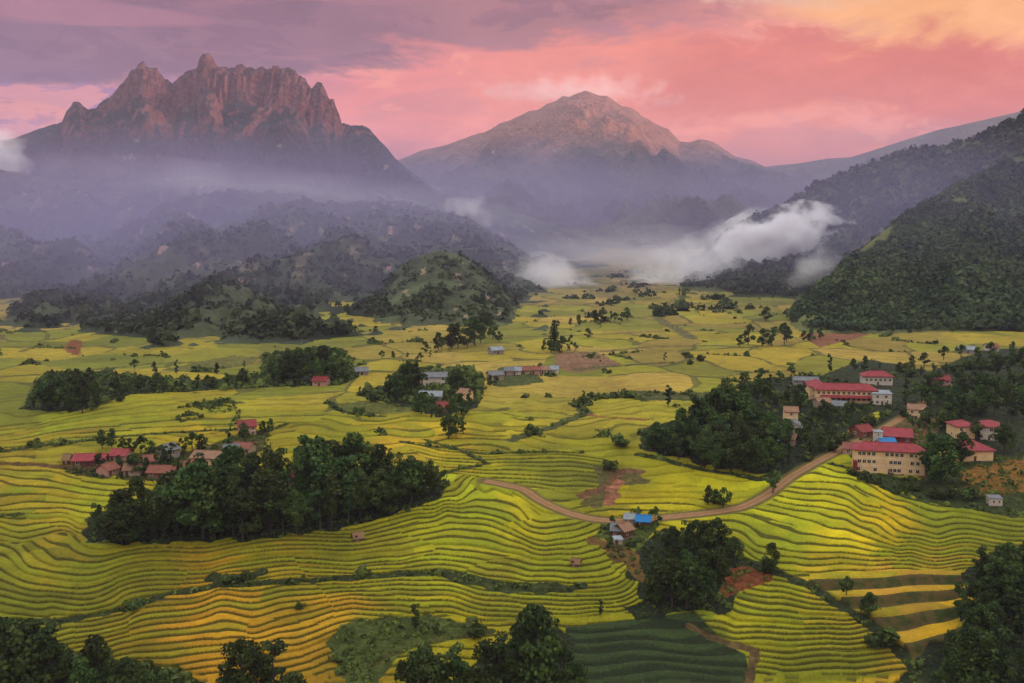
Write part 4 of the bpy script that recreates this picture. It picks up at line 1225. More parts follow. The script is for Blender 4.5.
def build_trees():
    global BARK
    BARK = flat_mat('bark', (0.045, 0.038, 0.030), 0.95, 0.3, 6.0)
    mixg = {'broadleaf': 6, 'bamboo': 4, 'slender': 2}; mixw = {'broadleaf': 7, 'slender': 2, 'bamboo': 2}; mixf = {'broadleaf': 8, 'slender': 2}
    G = 'trees of the big dark grove among the terraces'
    tree_row('in the front row of the big central grove', G, [(90, 541, 38), (130, 543, 50), (165, 541, 52), (200, 540, 68), (260, 536, 62), (300, 531, 60), (330, 528, 56), (370, 518, 55), (400, 510, 48), (438, 497, 36)], 21, mixg, 1)
    tree_row('in the middle row of the big central grove', G, [(112, 528, 30), (160, 525, 50), (205, 520, 66), (250, 515, 58), (300, 508, 64), (350, 505, 64), (372, 500, 62), (425, 492, 34)], 16, mixg, 2)
    tree_row('in the back row of the big central grove', G, [(195, 502, 40), (222, 498, 42), (255, 492, 32), (305, 488, 48), (340, 488, 28), (366, 485, 48), (395, 483, 28), (425, 482, 18)], 11, mixw, 3)
    tree_row('along the bottom edge below the scrub gully', 'foreground trees below the scrub gully', [(400, 712, 52), (440, 712, 56), (480, 708, 60), (510, 703, 78), (535, 700, 78), (560, 704, 62), (582, 710, 44)], 10, mixf, 4)
    tree_row('in the bottom left corner', 'foreground trees in the lower left corner', [(-6, 708, 66), (38, 698, 74), (60, 708, 56), (84, 712, 42), (108, 698, 58), (122, 710, 44), (152, 708, 46), (172, 716, 32)], 11, mixf, 5, 0.3)
    tree_row('in the small foreground clump under the golden terraces', 'foreground clump under the golden terraces', [(222, 710, 48), (252, 704, 60), (275, 708, 52), (298, 716, 36)], 5, mixf, 6, 0.2)
    G = 'trees of the grove below the blue roofed shed'
    tree_row('in the back row below the blue shed', G, [(664, 552, 26), (680, 552, 32), (700, 554, 34), (722, 560, 32), (736, 564, 22)], 6, mixf, 7)
    tree_row('in the middle row below the blue shed', G, [(650, 576, 24), (672, 578, 36), (700, 580, 40), (720, 582, 32)], 5, mixf, 8)
    tree_row('in the front row below the blue shed', G, [(642, 594, 22), (658, 604, 34), (682, 612, 44), (704, 606, 38), (714, 600, 26)], 6, mixf, 9)
    G = 'trees of the dark wood in the lower right corner'
    tree_row('in the top row of the lower right wood', G, [(968, 588, 30), (990, 582, 34), (1030, 576, 32)], 5, mixf, 10)
    tree_row('in the second row of the lower right wood', G, [(958, 625, 36), (985, 615, 46), (1032, 606, 48)], 6, mixf, 11)
    tree_row('in the third row of the lower right wood', G, [(948, 664, 38), (975, 655, 52), (1032, 648, 58)], 6, mixf, 12)
    tree_row('in the lowest row of the lower right wood', G, [(922, 702, 36), (960, 696, 52), (1000, 695, 66), (1034, 690, 68)], 6, mixf, 13)
    G = 'trees of the dark wood left of the dirt road'
    tree_row('on the lower edge of the roadside wood', G, [(645, 448, 22), (665, 456, 28), (700, 468, 38), (730, 472, 36), (760, 474, 34), (785, 468, 28), (812, 453, 24), (835, 442, 16)], 15, mixw, 14)
    tree_row('in the shady inner rows of the roadside wood', G, [(662, 450, 26), (690, 455, 34), (715, 458, 40), (745, 456, 40), (772, 454, 32), (800, 444, 20)], 12, mixw, 51)
    tree_row('in the middle row of the roadside wood', G, [(672, 440, 32), (700, 442, 42), (735, 440, 44), (762, 444, 36), (805, 436, 16)], 10, mixw, 15)
    tree_row('in the back row of the roadside wood', G, [(700, 418, 24), (728, 412, 34), (755, 405, 26), (775, 400, 22), (800, 405, 18), (822, 418, 18), (850, 424, 16)], 12, mixw, 16)
    tree_row('between the roadside wood and the long school', G, [(732, 394, 14), (760, 388, 16), (785, 380, 10), (798, 378, 10)], 6, mixf, 17)
    G = 'trees among the buildings of the right hand village'
    tree_row('on the field edge above the right hand village', G, [(822, 371, 12), (846, 374, 26), (860, 372, 14), (880, 368, 8), (930, 364, 14), (962, 358, 13), (985, 358, 12), (1024, 352, 14)], 11, mixf, 18)
    tree_row('in the upper tree belt of the right hand village', G, [(900, 404, 20), (930, 402, 24), (955, 403, 22), (985, 400, 26), (1026, 394, 30)], 11, mixw, 19)
    tree_row('in the belt left of the long school', G, [(770, 410, 18), (785, 412, 20), (800, 414, 18), (815, 424, 16), (830, 422, 14), (850, 418, 14), (866, 412, 10)], 10, mixw, 52)
    tree_row('in the low thicket above the long school', G, [(888, 372, 9), (915, 376, 12), (945, 374, 12), (975, 370, 12), (1005, 366, 14), (1030, 364, 16)], 14, {'bush': 1, 'bamboo': 1}, 55)
    tree_row('in the thicket between school and roadside house', G, [(880, 412, 9), (898, 408, 11), (912, 428, 9), (930, 440, 14), (938, 450, 16)], 8, {'bush': 1, 'bamboo': 1}, 56)
    tree_row('in the thicket along the left side of the road', G, [(800, 464, 10), (826, 452, 12), (846, 441, 12), (866, 428, 11), (888, 416, 10)], 10, {'bush': 1, 'bamboo': 1}, 57)
    tree_row('on the slope above the upper tree belt', G, [(905, 386, 12), (925, 388, 16), (952, 382, 18), (975, 384, 20), (1000, 376, 20), (1028, 374, 22)], 9, mixw, 53)
    tree_row('between the cream houses and the upper belt', G, [(925, 412, 18), (950, 412, 22), (985, 410, 24), (1010, 408, 26), (1030, 408, 28)], 7, mixw, 54)
    tree_row('in the lower tree belt of the right hand village', G, [(922, 424, 20), (940, 430, 30), (958, 422, 20), (990, 418, 20), (1028, 420, 32)], 9, mixw, 20)
    tree_row('beside the cream house by the brown slope', G, [(926, 456, 24), (934, 492, 60), (950, 482, 40), (976, 441, 20), (1018, 458, 36)], 5, {'broadleaf': 1}, 21, 0.02, 0.05)
    tree_row('in the hedge below the three storey school', 'bushes below the three storey school', [(846, 474, 8), (866, 481, 9), (890, 485, 9), (915, 489, 10), (950, 500, 12), (985, 505, 12)], 9, {'bush': 1}, 22)
    G = 'trees on the field edge near the left mountain'
    tree_row('in the grove at the far left field edge', G, [(28, 407, 18), (45, 410, 26), (62, 411, 32), (82, 412, 34), (103, 407, 26)], 8, mixw, 23)
    tree_row('behind the grove at the far left field edge', G, [(36, 394, 14), (66, 390, 20), (96, 388, 18)], 5, mixf, 24)
    tree_row('in the thin tree line right of that grove', G, [(114, 398, 18), (132, 393, 20), (152, 391, 15), (176, 390, 14), (200, 391, 17), (222, 388, 12), (247, 387, 18)], 11, mixf, 25)
    tree_row('scattered on the meadow under the left mountain', G, [(122, 370, 10), (155, 374, 13), (172, 376, 12), (232, 372, 12), (250, 366, 8)], 5, mixf, 26)
    G = 'trees of the square wood on the left plain'
    tree_row('along the front of the square wood', G, [(268, 385, 24), (290, 386, 28), (320, 384, 31), (350, 381, 26)], 9, mixw, 27)
    tree_row('at the back of the square wood', G, [(278, 373, 18), (310, 370, 20), (345, 368, 18)], 6, mixw, 28)
    G = 'trees around the houses in the middle of the valley'
    tree_row('left of the white house in mid valley', G, [(388, 396, 18), (398, 400, 26), (410, 396, 30), (419, 390, 26)], 5, mixf, 29, 0.2)
    tree_row('below the white house in mid valley', G, [(418, 416, 22), (430, 418, 10), (448, 418, 18), (462, 415, 22), (472, 408, 16)], 6, mixf, 30, 0.25)
    tree_row('right of the white house in mid valley', G, [(452, 392, 24), (462, 398, 28), (474, 396, 24), (490, 384, 13), (503, 383, 8)], 6, mixf, 31, 0.25)
    G = 'trees in the lone trio on the open paddies'
    tree_row('in the lone trio on the open paddies', G, [(445, 438, 20), (455, 438, 20), (467, 437, 16)], 3, {'broadleaf': 1, 'slender': 1}, 32, 0.05)
    G = 'trees of the conifer group on the far fields'
    place_tree(554, 350, 32, 'conifer', 'tallest spire of the conifer group on the far fields', G, np.random.default_rng(3))
    tree_row('around the tall conifer on the far fields', G, [(541, 351, 13), (548, 352, 15), (562, 352, 15), (571, 353, 14), (579, 352, 10)], 6, mixf, 33)
    G = 'trees of the hazy belt at the foot of the knoll'
    tree_row('in the hazy belt at the foot of the knoll', G, [(425, 352, 12), (442, 351, 18), (458, 350, 24), (474, 347, 28), (488, 336, 22), (500, 343, 12)], 11, mixf, 34)
    tree_row('in the lower fringe of the hazy tree belt', G, [(378, 362, 9), (392, 359, 10), (405, 357, 8), (420, 362, 8), (440, 362, 8)], 6, mixf, 35)
    G = 'small trees on the far valley fields'
    tree_row('in the small copse on the far pale fields', G, [(594, 322, 12), (604, 323, 13), (616, 322, 11), (630, 320, 14)], 6, mixf, 36)
    tree_row('among the single trees left of the pale copse', G, [(551, 326, 12), (562, 326, 7), (574, 324, 10), (592, 345, 9)], 4, mixf, 37, 0.1)
    tree_row('in the loose copse below the forested hill', G, [(735, 346, 12), (752, 345, 20), (768, 345, 17), (782, 344, 22), (800, 342, 14), (826, 340, 12)], 9, mixf, 38)
    tree_row('at the foot of the forested hill', G, [(752, 320, 14), (790, 322, 12), (815, 322, 16), (834, 330, 14), (850, 332, 9), (890, 330, 10), (930, 332, 8), (1000, 326, 10)], 9, mixf, 39)
    G = 'trees of the left village'
    tree_row('behind the left village houses', G, [(98, 456, 14), (106, 449, 24), (118, 448, 14), (136, 459, 18), (146, 457, 22), (160, 462, 16), (192, 450, 18), (208, 451, 22)], 11, mixf, 40, 0.1)
    tree_row('in front of the left village houses', G, [(94, 467, 20), (106, 474, 12), (124, 472, 14), (140, 473, 22), (153, 472, 20), (168, 468, 18), (184, 480, 16), (205, 478, 18), (228, 468, 16)], 12, mixf, 41, 0.15)
    tree_row('beside the pink house above the left village', G, [(218, 447, 16), (230, 452, 22), (262, 434, 12), (268, 436, 22), (276, 433, 16), (222, 430, 7)], 6, mixf, 42, 0.1)
    G = 'single trees by the dirt road bend'
    tree_row('in the pair beside the dirt road bend', G, [(704, 508, 20), (712, 508, 16), (727, 505, 24)], 3, {'broadleaf': 1}, 43, 0.05)
    place_tree(773, 493, 24, 'bamboo', 'tall leafy clump standing right where the dirt road bends', G, np.random.default_rng(9))
    place_tree(640, 528, 8, 'bush', 'small bush between the blue shed and the road', G, np.random.default_rng(10))
    place_tree(612, 530, 14, 'broadleaf', 'dark rounded tree just left of the brown hut', G, np.random.default_rng(11))
    place_tree(655, 524, 18, 'broadleaf', 'leafy tree just right of the blue roofed shed', G, np.random.default_rng(12))
    G = 'single trees on the terraces'
    for a in [(770, 574, 32, 'broadleaf', 'lone dark tree on the ridge above the rust red bank'), (846, 600, 20, 'broadleaf', 'left small tree of the two among the broad golden terraces'),
              (868, 618, 26, 'broadleaf', 'right tree of the two among the broad golden terraces'), (416, 632, 28, 'slender', 'slender dark tree standing in the scrub gully'),
              (476, 636, 16, 'bush', 'round bush at the upper rim of the scrub gully'), (133, 610, 12, 'bush', 'small bush on the ditch between green and gold terraces'),
              (245, 582, 10, 'bush', 'low bush mass on the ditch at mid slope'), (228, 584, 9, 'bush', 'low bush left of the bush mass on the ditch'),
              (600, 618, 18, 'slender', 'thin sapling at the edge of the tea field'), (610, 470, 12, 'bush', 'dark bush beside the red earth gully'),
              (668, 408, 22, 'slender', 'thin upright tree alone on the tan fields'), (618, 448, 14, 'bush', 'bush cluster left of the dark roadside wood'),
              (608, 440, 10, 'slender', 'thin pale pole like tree left of the roadside wood'), (531, 435, 12, 'bush', 'grey green bush on the mid valley ditch'),
              (584, 402, 11, 'slender', 'tiny upright tree on the mid valley ditch'), (690, 365, 6, 'bush', 'small bush beside the far field bank'),
              (665, 362, 9, 'slender', 'tiny tree standing on the far field bank'), (700, 362, 7, 'bush', 'low bush at the end of the far field bank'),
              (372, 402, 9, 'bush', 'round shrub on the green field left of the white house'), (360, 413, 8, 'bush', 'dark shrub in the dip below the green field'),
              (885, 650, 22, 'bush', 'dark bush at the lower end of the terrace hedge'), (300, 610, 8, 'bush', 'dark bush patch among the lower green terraces'),
              (905, 500, 12, 'broadleaf', 'small tree below the cream school on the weedy bank'), (120, 402, 7, 'bush', 'small bush on the crest of the left paddies')]:
        place_tree(*a[:4], a[4], G, np.random.default_rng(int(a[0] * 7)))


# ------------------------------------------------------------------ buildings
class MB:
    def __init__(self): self.V, self.F = [], []

    def box(self, x0, x1, y0, y1, z0, z1):
        o = len(self.V)
        self.V += [(x, y, z) for z in (z0, z1) for y in (y0, y1) for x in (x0, x1)]
        self.F += [tuple(o + i for i in f) for f in ((0, 2, 3, 1), (4, 5, 7, 6), (0, 1, 5, 4), (2, 6, 7, 3), (0, 4, 6, 2), (1, 3, 7, 5))]
        return self

    def poly(self, pts, faces):
        o = len(self.V); self.V += [tuple(p) for p in pts]; self.F += [tuple(o + i for i in f) for f in faces]; return self

    def make(self, name, mat, parent=None):
        me = bpy.data.meshes.new(name); me.from_pydata(self.V, [], self.F); me.materials.append(mat); me.update()
        o = bpy.data.objects.new(name, me); COL.objects.link(o)
        if parent: o.parent = parent
        return o


MATS = {}


def paint(key):
    if key not in MATS:
        c = {'cream': (226, 188, 138), 'white': (196, 184, 170), 'pink': (180, 134, 118), 'tan': (176, 138, 104), 'grey': (140, 132, 126), 'wood': (98, 70, 50), 'plaster': (158, 136, 116), 'brick': (128, 80, 62),
             'red': (136, 52, 57), 'darkred': (122, 46, 46), 'rust': (124, 72, 58), 'tile': (134, 98, 76), 'slate': (104, 104, 108), 'tin': (128, 134, 140), 'blue': (30, 104, 160), 'thatch': (120, 92, 62),
             'glass': (38, 36, 40), 'door': (84, 52, 38), 'trim': (230, 214, 190), 'stone': (120, 108, 98)}[key]
        glass = key == 'glass'
        MATS[key] = flat_mat('painted_' + key if not glass else 'window_glass', [float(v) for v in lin(*c) * ALB], 0.25 if glass else 0.75, 0.06 if glass else (0.34 if key in ('red', 'darkred', 'rust', 'tile', 'slate', 'tin') else 0.18), 0.5, 0.5 if glass else 0.2)
    return MATS[key]


WIN = {}


def window_mesh(w, h):
    k = (round(w, 1), round(h, 1))
    if k not in WIN:
        m = MB(); t = 0.10
        m.box(-w / 2 - t, w / 2 + t, -0.09, 0.05, -h / 2 - t, -h / 2); m.box(-w / 2 - t, w / 2 + t, -0.09, 0.05, h / 2, h / 2 + t)
        m.box(-w / 2 - t, -w / 2, -0.09, 0.05, -h / 2, h / 2); m.box(w / 2, w / 2 + t, -0.09, 0.05, -h / 2, h / 2); m.box(-0.04, 0.04, -0.07, 0.05, -h / 2, h / 2)
        f = m.make('window', paint('trim')); p = MB().box(-w / 2 + .002, w / 2 - .002, -0.045, 0.03, -h / 2 + .002, h / 2 - .002).make('pane', paint('glass'))
        WIN[k] = (f.data, p.data); bpy.data.objects.remove(f); bpy.data.objects.remove(p)
    return WIN[k]


def add_window(parent, x, y, z, w, h, rot=0.0):
    f, p = window_mesh(w, h)
    o = bpy.data.objects.new('window', f); COL.objects.link(o); o.parent = parent; o.location = (x, y, z); o.rotation_euler = (0, 0, rot)
    q = bpy.data.objects.new('pane', p); COL.objects.link(q); q.parent = o


def roof_mesh(kind, w, d, h, rise, ov):
    """hip, gable (ridge along x) or shed roof with a real thickness and eaves"""
    m = MB(); x0, x1, y0, y1 = -w / 2 - ov, w / 2 + ov, -ov, d + ov; t = 0.22
    if kind == 'hip':
        r = min(w, d) / 2 * 0.95 + ov * 0.6; yc = d / 2
        top = [(x0, y0, h), (x1, y0, h), (x1, y1, h), (x0, y1, h), (x0 + r, yc, h + rise), (x1 - r, yc, h + rise)]
        m.poly(top + [(p[0], p[1], p[2] - t) for p in top[:4]], [(0, 1, 5, 4), (1, 2, 5), (2, 3, 4, 5), (3, 0, 4), (0, 6, 7, 1), (1, 7, 8, 2), (2, 8, 9, 3), (3, 9, 6, 0), (6, 9, 8, 7)])
        m.box(x0 + r, x1 - r, yc - .15, yc + .15, h + rise - .04, h + rise + .12)
    elif kind == 'gable':
        yc = d / 2; a = ov * rise / (d / 2)
        m.poly([(x0, y0, h - a), (x1, y0, h - a), (x1, yc, h + rise), (x0, yc, h + rise), (x1, y1, h - a), (x0, y1, h - a)] + [(x0, y0, h - a - t), (x1, y0, h - a - t), (x1, yc, h + rise - t), (x0, yc, h + rise - t), (x1, y1, h - a - t), (x0, y1, h - a - t)],
               [(0, 1, 2, 3), (3, 2, 4, 5), (6, 9, 8, 7), (9, 11, 10, 8), (0, 6, 7, 1), (5, 4, 10, 11), (0, 3, 9, 6), (3, 5, 11, 9), (1, 7, 8, 2), (2, 8, 10, 4)])
        m.box(x0, x1, yc - .14, yc + .14, h + rise - .04, h + rise + .1)
    else:
        m.poly([(x0, y0, h), (x1, y0, h), (x1, y1, h + rise), (x0, y1, h + rise), (x0, y0, h - t), (x1, y0, h - t), (x1, y1, h + rise - t), (x0, y1, h + rise - t)],
               [(0, 1, 2, 3), (4, 7, 6, 5), (0, 4, 5, 1), (1, 5, 6, 2), (2, 6, 7, 3), (3, 7, 4, 0)])
    return m


def building(name, label, cat, px, py, wpx, depth, h, rot, wall, roof, kind='gable', rise=1.8, ov=0.5, wins=None, door=True, group=None, storeys=1):
    x, y = ground_at(px, py); x, y = float(x[0]), float(y[0])
    z = float(zbase(np.array([x]), np.array([y]))[0]) + 0.35
    w = wpx * math.hypot(y, CAM_Z) / F_PIX
    r = bpy.data.objects.new(name, None); COL.objects.link(r); r.location = (x, y, z); r.rotation_euler = (0, 0, math.radians(rot))
    r['label'] = label; r['category'] = cat
    if group: r['group'] = group
    m = MB()
    if kind == 'gable':
        yc = depth / 2
        m.poly([(-w / 2, 0, -3), (w / 2, 0, -3), (w / 2, depth, -3), (-w / 2, depth, -3), (-w / 2, 0, h - .12), (w / 2, 0, h - .12), (w / 2, depth, h - .12), (-w / 2, depth, h - .12), (-w / 2, yc, h + rise - .3), (w / 2, yc, h + rise - .3)],
               [(0, 1, 5, 4), (1, 2, 6, 9, 5), (2, 3, 7, 6), (3, 0, 4, 8, 7), (4, 5, 9, 8), (6, 7, 8, 9)])
    else:
        m.box(-w / 2, w / 2, 0, depth, -3, h - 0.2 if kind != 'shed' else h - 0.25)
    m.make('wall', paint(wall), r)
    roof_mesh(kind, w, depth, h, rise, ov).make('roof', paint(roof), r)
    MB().box(-w / 2 - .08, w / 2 + .08, -.08, depth + .08, -3.0, 0.12).make('plinth', paint('stone'), r)
    if storeys > 1:
        b = MB()
        for s in range(1, storeys): b.box(-w / 2 - .06, w / 2 + .06, -.07, -.004, h / storeys * s - .12, h / storeys * s + .12)
        b.make('floor_band', paint('trim'), r)
    if wins is None:
        n = max(1, int(w / 3.4)); wins = [((i + 0.5) / n if not (door and n > 1 and i == n // 2) else None, (s + 0.56) / storeys) for i in range(n) for s in range(storeys)]
    for fx, fz in wins:
        if fx is None: continue
        add_window(r, (fx - 0.5) * w, 0, fz * h, min(1.25, w * 0.16), min(1.35, h / storeys * 0.42))
    side = 1 if px < 512 else -1          # the gable end that looks into the valley also has a window
    f, p = window_mesh(1.0, 1.1)
    add_window(r, side * w / 2, depth * 0.5, h / storeys * 0.56, 1.0, 1.1, side * math.pi / 2)
    if door:
        dx = 0.0 if len(wins) != 1 else -w * 0.3
        MB().box(dx - .5, dx + .5, -.08, -.004, 0.12, 2.1).make('door', paint('door'), r)
    return r


def build_buildings():
    V = 'buildings of the right hand village'
    w3 = [(fx, fz) for fz, xs in ((0.84, (.07, .13, .20, .27, .46, .53, .60, .67, .80)), (0.51, (.07, .14, .21, .28, .52, .58, .64, .82, .90)), (0.17, (.06, .30, .52, .58, .64, .80, .90))) for fx in xs]
    s = building('school_building', 'three storey cream school with red hip roof beside the yellow terraces', 'school', 889, 475, 66, 9.0, 9.6, -13, 'cream', 'red', 'hip', 2.6, 0.9, w3, True, V, 3)
    MB().box(-14, -12.6, -2.4, 1.2, -3, 5.2).make('stair_porch', paint('darkred'), s)
    w2 = [(i / 12 + 0.04, 0.76) for i in range(12)] + [(i / 12 + 0.04, 0.3) for i in range(3, 12)]
    s = building('school_building', 'long two storey cream school with red roof and red porch roof', 'school', 846, 404, 58, 9.0, 7.0, -8, 'cream', 'red', 'hip', 2.8, 0.9, w2, True, V, 2)
    MB().poly([(-13, -2.6, 3.3), (12, -2.6, 3.3), (12, -.05, 4.2), (-13, -.05, 4.2), (-13, -2.6, 3.1), (12, -2.6, 3.1), (12, -.05, 4.0), (-13, -.05, 4.0)], [(0, 1, 2, 3), (4, 7, 6, 5), (0, 4, 5, 1), (1, 5, 6, 2), (2, 6, 7, 3), (3, 7, 4, 0)]).make('porch_roof', paint('red'), s)
    building('school_building', 'cream school wing with red hip roof at the left end of the long school', 'school', 817, 401, 15, 14, 7.4, -8, 'cream', 'red', 'hip', 2.8, 0.8, [(.3, .76), (.7, .76), (.3, .3)], True, V, 2)
    building('village_house', 'white house with red hip roof and veranda above the long school', 'house', 878, 386, 28, 9, 5.2, -6, 'white', 'red', 'hip', 2.6, 0.8, [(.1, .6), (.26, .6), (.42, .6), (.58, .6), (.74, .6), (.9, .6)], True, V)
    building('long_shed', 'long low shed with grey roof left of the long school', 'shed', 806, 386, 24, 8, 3.0, -10, 'grey', 'slate', 'gable', 1.6, 0.4, None, True, V)
    building('village_house', 'two storey white house with flat top below the veranda house', 'house', 882, 406, 18, 9, 6.0, -10, 'white', 'tin', 'shed', 0.5, 0.3, [(.25, .74), (.7, .74), (.25, .26)], True, V, 2)
    building('village_house', 'low tan roofed house in front of the long school', 'house', 826, 409, 14, 8, 3.0, 12, 'plaster', 'tile', 'gable', 1.8, 0.5, None, True, V)
    building('village_house', 'low house with slate grey roof in front of the long school', 'house', 839, 412, 13, 8, 3.0, -18, 'grey', 'slate', 'gable', 1.8, 0.5, None, True, V)
    building('village_house', 'cream house with tan roof where the road enters the trees', 'house', 916, 421, 16, 9, 5.4, -20, 'cream', 'tile', 'gable', 1.8, 0.4, [(.25, .75), (.7, .75), (.25, .28)], True, V, 2)
    t = building('water_tower', 'small white tower by the road beside the blue roof', 'tower', 878, 446, 8, 3.2, 6.0, -10, 'white', 'tin', 'shed', 0.3, 0.25, [(.5, .8)], True, V)
    building('shed', 'blue roofed shed beside the small white tower', 'shed', 888, 450, 15, 6, 3.0, -12, 'white', 'blue', 'shed', 1.0, 0.4, [(.3, .6)], True, V)
    building('long_house', 'low house with wide red roof right of the dirt road', 'house', 898, 444, 26, 13, 3.2, -16, 'darkred', 'red', 'gable', 2.6, 0.6, None, True, V)
    building('village_house', 'small red roofed house left of the dirt road', 'house', 868, 438, 17, 8, 3.0, 28, 'brick', 'darkred', 'gable', 2.2, 0.6, None, True, V)
    building('long_shed', 'low shed with red roof tucked left of the three storey school', 'shed', 853, 456, 18, 8, 3.0, -14, 'pink', 'rust', 'gable', 1.8, 0.5, None, True, V)
    building('village_house', 'cream house with large red hip roof beside the brown slope', 'house', 975, 462, 38, 13, 4.6, 6, 'cream', 'red', 'hip', 3.2, 0.9, [(.15, .6), (.32, .6)], True, V)
    building('village_house', 'cream two storey house with red roof behind a dark round tree', 'house', 966, 440, 18, 10, 6.0, 4, 'cream', 'red', 'hip', 2.0, 0.8, [(.2, .75), (.2, .3)], True, V, 2)
    building('village_house', 'white walled house with red roof right of the dark round tree', 'house', 989, 441, 16, 12, 6.2, -24, 'white', 'red', 'hip', 2.0, 0.8, [(.6, .75), (.8, .75), (.6, .3)], True, V, 2)
    building('village_house', 'small red roofed house among trees at the right', 'house', 941, 386, 18, 8, 3.2, -6, 'pink', 'darkred', 'gable', 2.2, 0.5, None, True, V)
    building('village_house', 'far pale house with light roof at the upper right field edge', 'house', 993, 352, 11, 9, 3.6, -8, 'white', 'rust', 'gable', 2.0, 0.5, None, True, V)
    building('long_shed', 'far long grey roofed shed at the upper right field edge', 'shed', 968, 354, 16, 9, 3.0, -5, 'grey', 'tin', 'gable', 2.0, 0.5, None, True, V)
    building('field_hut', 'tiny white hut with dark opening on the lower weedy slope', 'hut', 996, 507, 12, 3.6, 3.0, -4, 'white', 'slate', 'shed', 0.4, 0.25, [(.3, .55), (.75, .55)], False, None)
    V = 'houses in the trees left of the dirt road'
    for a in [('two storey cream house highest in the roadside wood', 791, 425, 13, 8, 6.2, -10, 'cream', 'tile', 'gable', 2), ('house with white gable at the right of the roadside hamlet', 801, 437, 11, 8, 5.4, 60, 'white', 'slate', 'gable', 2),
              ('plaster house with grey roof at the left of the roadside hamlet', 777, 439, 17, 8, 3.6, -12, 'plaster', 'slate', 'gable', 1), ('tin roofed shed lowest in the roadside hamlet', 772, 449, 15, 7, 2.6, 14, 'grey', 'tin', 'gable', 1),
              ('small tan house between the two white roadside houses', 789, 446, 10, 7, 3.0, -30, 'plaster', 'tile', 'gable', 1)]:
        building('village_house', a[0], 'house', *a[1:10], 1.8, 0.5, None, True, V, a[10])
    V = 'houses of the left village'
    for a in [('long house with crimson roof at the left end of the village', 88, 468, 30, 8, 3.0, 4, 'wood', 'red', 'gable'), ('crimson roofed house behind a round tree in the left village', 117, 463, 16, 8, 3.0, -4, 'pink', 'red', 'gable'),
              ('low house with pink gable in front of the left village', 114, 476, 14, 7, 2.8, 62, 'pink', 'rust', 'gable'), ('low house with pale tan roof next to the pink gable', 132, 477, 16, 7, 2.8, 8, 'plaster', 'tile', 'gable'),
              ('long low house with rust roof on the village front edge', 160, 479, 26, 7, 2.6, -3, 'brick', 'rust', 'gable'), ('small rust roofed house in the middle of the left village', 152, 468, 13, 7, 2.8, 25, 'plaster', 'rust', 'gable'),
              ('grey gabled house standing tall in the left village', 174, 459, 14, 8, 4.0, 55, 'grey', 'slate', 'gable'), ('long house with broad tan tiled roof right in the left village', 207, 467, 34, 10, 3.6, -8, 'cream', 'tile', 'gable'),
              ('small brown roofed house below the tan tiled house', 192, 474, 14, 7, 2.8, 12, 'brick', 'rust', 'gable'), ('dark grey roofed house beside the red roof at the village top', 232, 458, 14, 8, 3.0, 20, 'grey', 'slate', 'gable'),
              ('low house with pink red roof at the right end of the village', 240, 456, 18, 8, 3.0, -10, 'plaster', 'rust', 'gable'), ('tiny wooden hut standing off the left end of the village', 66, 466, 6, 4, 2.6, 0, 'wood', 'thatch', 'gable')]:
        building('farmhouse', a[0], 'house', *a[1:], 1.9, 0.6, None, True, V)
    building('farmhouse', 'two storey pink house with red roof above the left village', 'house', 248, 437, 16, 8, 4.8, 20, 'pink', 'darkred', 'gable', 2.0, 0.6, [(.2, .74), (.5, .74), (.8, .74), (.2, .28), (.8, .28)], True, V, 2)
    V = 'houses behind the big central grove'
    building('farmhouse', 'rust roofed house peeping over the left part of the grove', 'house', 264, 487, 18, 8, 3.2, -6, 'pink', 'rust', 'gable', 2.0, 0.6, None, True, V)
    building('farmhouse', 'red roofed house peeping over the middle of the grove', 'house', 287, 488, 22, 8, 3.4, 6, 'plaster', 'darkred', 'gable', 2.0, 0.6, None, True, V)
    V = 'houses in the middle of the valley'
    for a in [('white two storey house with dark roof in mid valley', 435, 388, 24, 10, 6.0, 4, 'white', 'slate', 'gable', 2), ('pink gabled house left of the white mid valley house', 420, 385, 10, 9, 5.4, 70, 'pink', 'rust', 'gable', 1),
              ('low shed with blue grey roof below the white house', 430, 402, 22, 8, 3.0, -4, 'grey', 'tin', 'gable', 1), ('dark red roofed house lowest among the mid valley trees', 444, 413, 12, 8, 2.8, 8, 'brick', 'darkred', 'gable', 1),
              ('cream house half hidden right of the white house', 461, 402, 9, 8, 4.4, -30, 'cream', 'tile', 'gable', 1), ('grey roofed house on the track behind the mid valley', 498, 355, 12, 9, 3.4, 20, 'grey', 'tin', 'gable', 1),
              ('red roofed house at the right end of the square wood', 319, 387, 14, 8, 3.4, -8, 'pink', 'darkred', 'gable', 1), ('grey roofed shed right of the square wood', 362, 376, 12, 8, 2.8, 10, 'grey', 'slate', 'gable', 1),
              ('pale grey house leftmost in the hamlet right of centre', 497, 381, 14, 8, 3.4, 18, 'plaster', 'slate', 'gable', 1)]:
        building('farmhouse', a[0], 'house', *a[1:10], 1.9, 0.6, None, True, V, a[10])
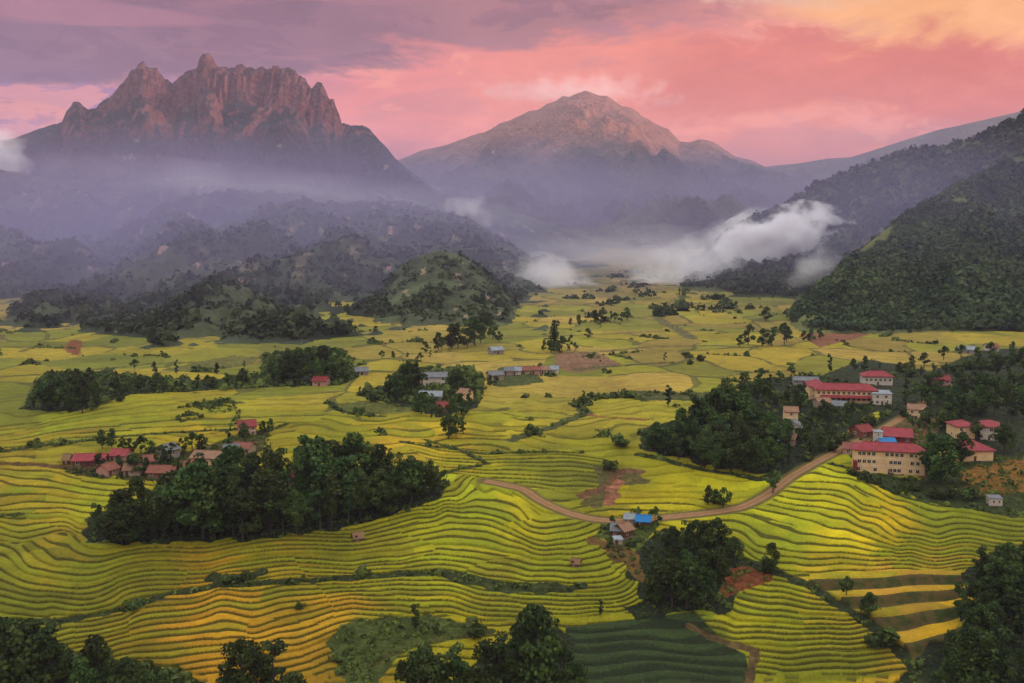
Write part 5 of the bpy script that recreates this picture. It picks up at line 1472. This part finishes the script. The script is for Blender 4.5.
    V = 'small houses in the row right of the valley centre'
    for i, (px, roof, wall, txt) in enumerate([(508, 'slate', 'plaster', 'slate roofed'), (517, 'tin', 'white', 'tin roofed'), (526, 'rust', 'plaster', 'rust roofed'), (536, 'rust', 'pink', 'pink walled'), (545, 'tile', 'white', 'tan roofed'), (554, 'tin', 'white', 'white walled')]):
        building('farmhouse', f'small {txt} house, {ORD[i]} from the left in the low row on the plain', 'house', px, 376 - 0.3 * i, 8, 7, 3.0, -12 + 9 * i % 20, wall, roof, 'gable', 1.8, 0.5, None, True, V)
    V = 'huts at the bend of the dirt road'
    building('farm_shed', 'bright blue roofed shed right at the road bend', 'shed', 643, 530, 13, 6, 3.0, -10, 'wood', 'blue', 'gable', 1.4, 0.5, [(.3, .55)], True, V)
    building('farm_shed', 'grey blue roofed shed left of the bright blue shed', 'shed', 630, 527, 11, 5, 2.8, -6, 'grey', 'tin', 'gable', 1.2, 0.4, [(.3, .55)], True, V)
    building('farmhouse', 'brown tan roofed hut below the blue shed', 'house', 629, 538, 13, 6, 2.8, 40, 'wood', 'tile', 'gable', 1.8, 0.6, [(.3, .55)], True, V)
    building('farmhouse', 'dark slate roofed hut left of the brown hut', 'house', 617, 538, 12, 6, 2.6, -8, 'wood', 'slate', 'gable', 1.6, 0.5, [(.3, .55)], True, V)
    building('lean_to', 'small pale lean-to below the brown and dark huts', 'hut', 619, 546, 8, 3, 1.9, 10, 'plaster', 'tin', 'shed', 0.5, 0.25, [(.6, .55)], True, V)
    building('field_hut', 'brown thatched hut alone on the green terraces beside the grove', 'hut', 359, 542, 9, 3.4, 1.4, 20, 'wood', 'thatch', 'gable', 1.5, 0.5, [(.3, .5)], True, None)
    building('field_hut', 'weathered hut on the rounded terraces right of centre', 'hut', 575, 568, 8, 3.0, 1.4, -15, 'wood', 'thatch', 'gable', 1.3, 0.4, [(.3, .5)], True, None)


build_camera()
build_light()
build_terrain()
build_road()
build_hills()
build_forests()
build_trees()
build_buildings()
build_air()
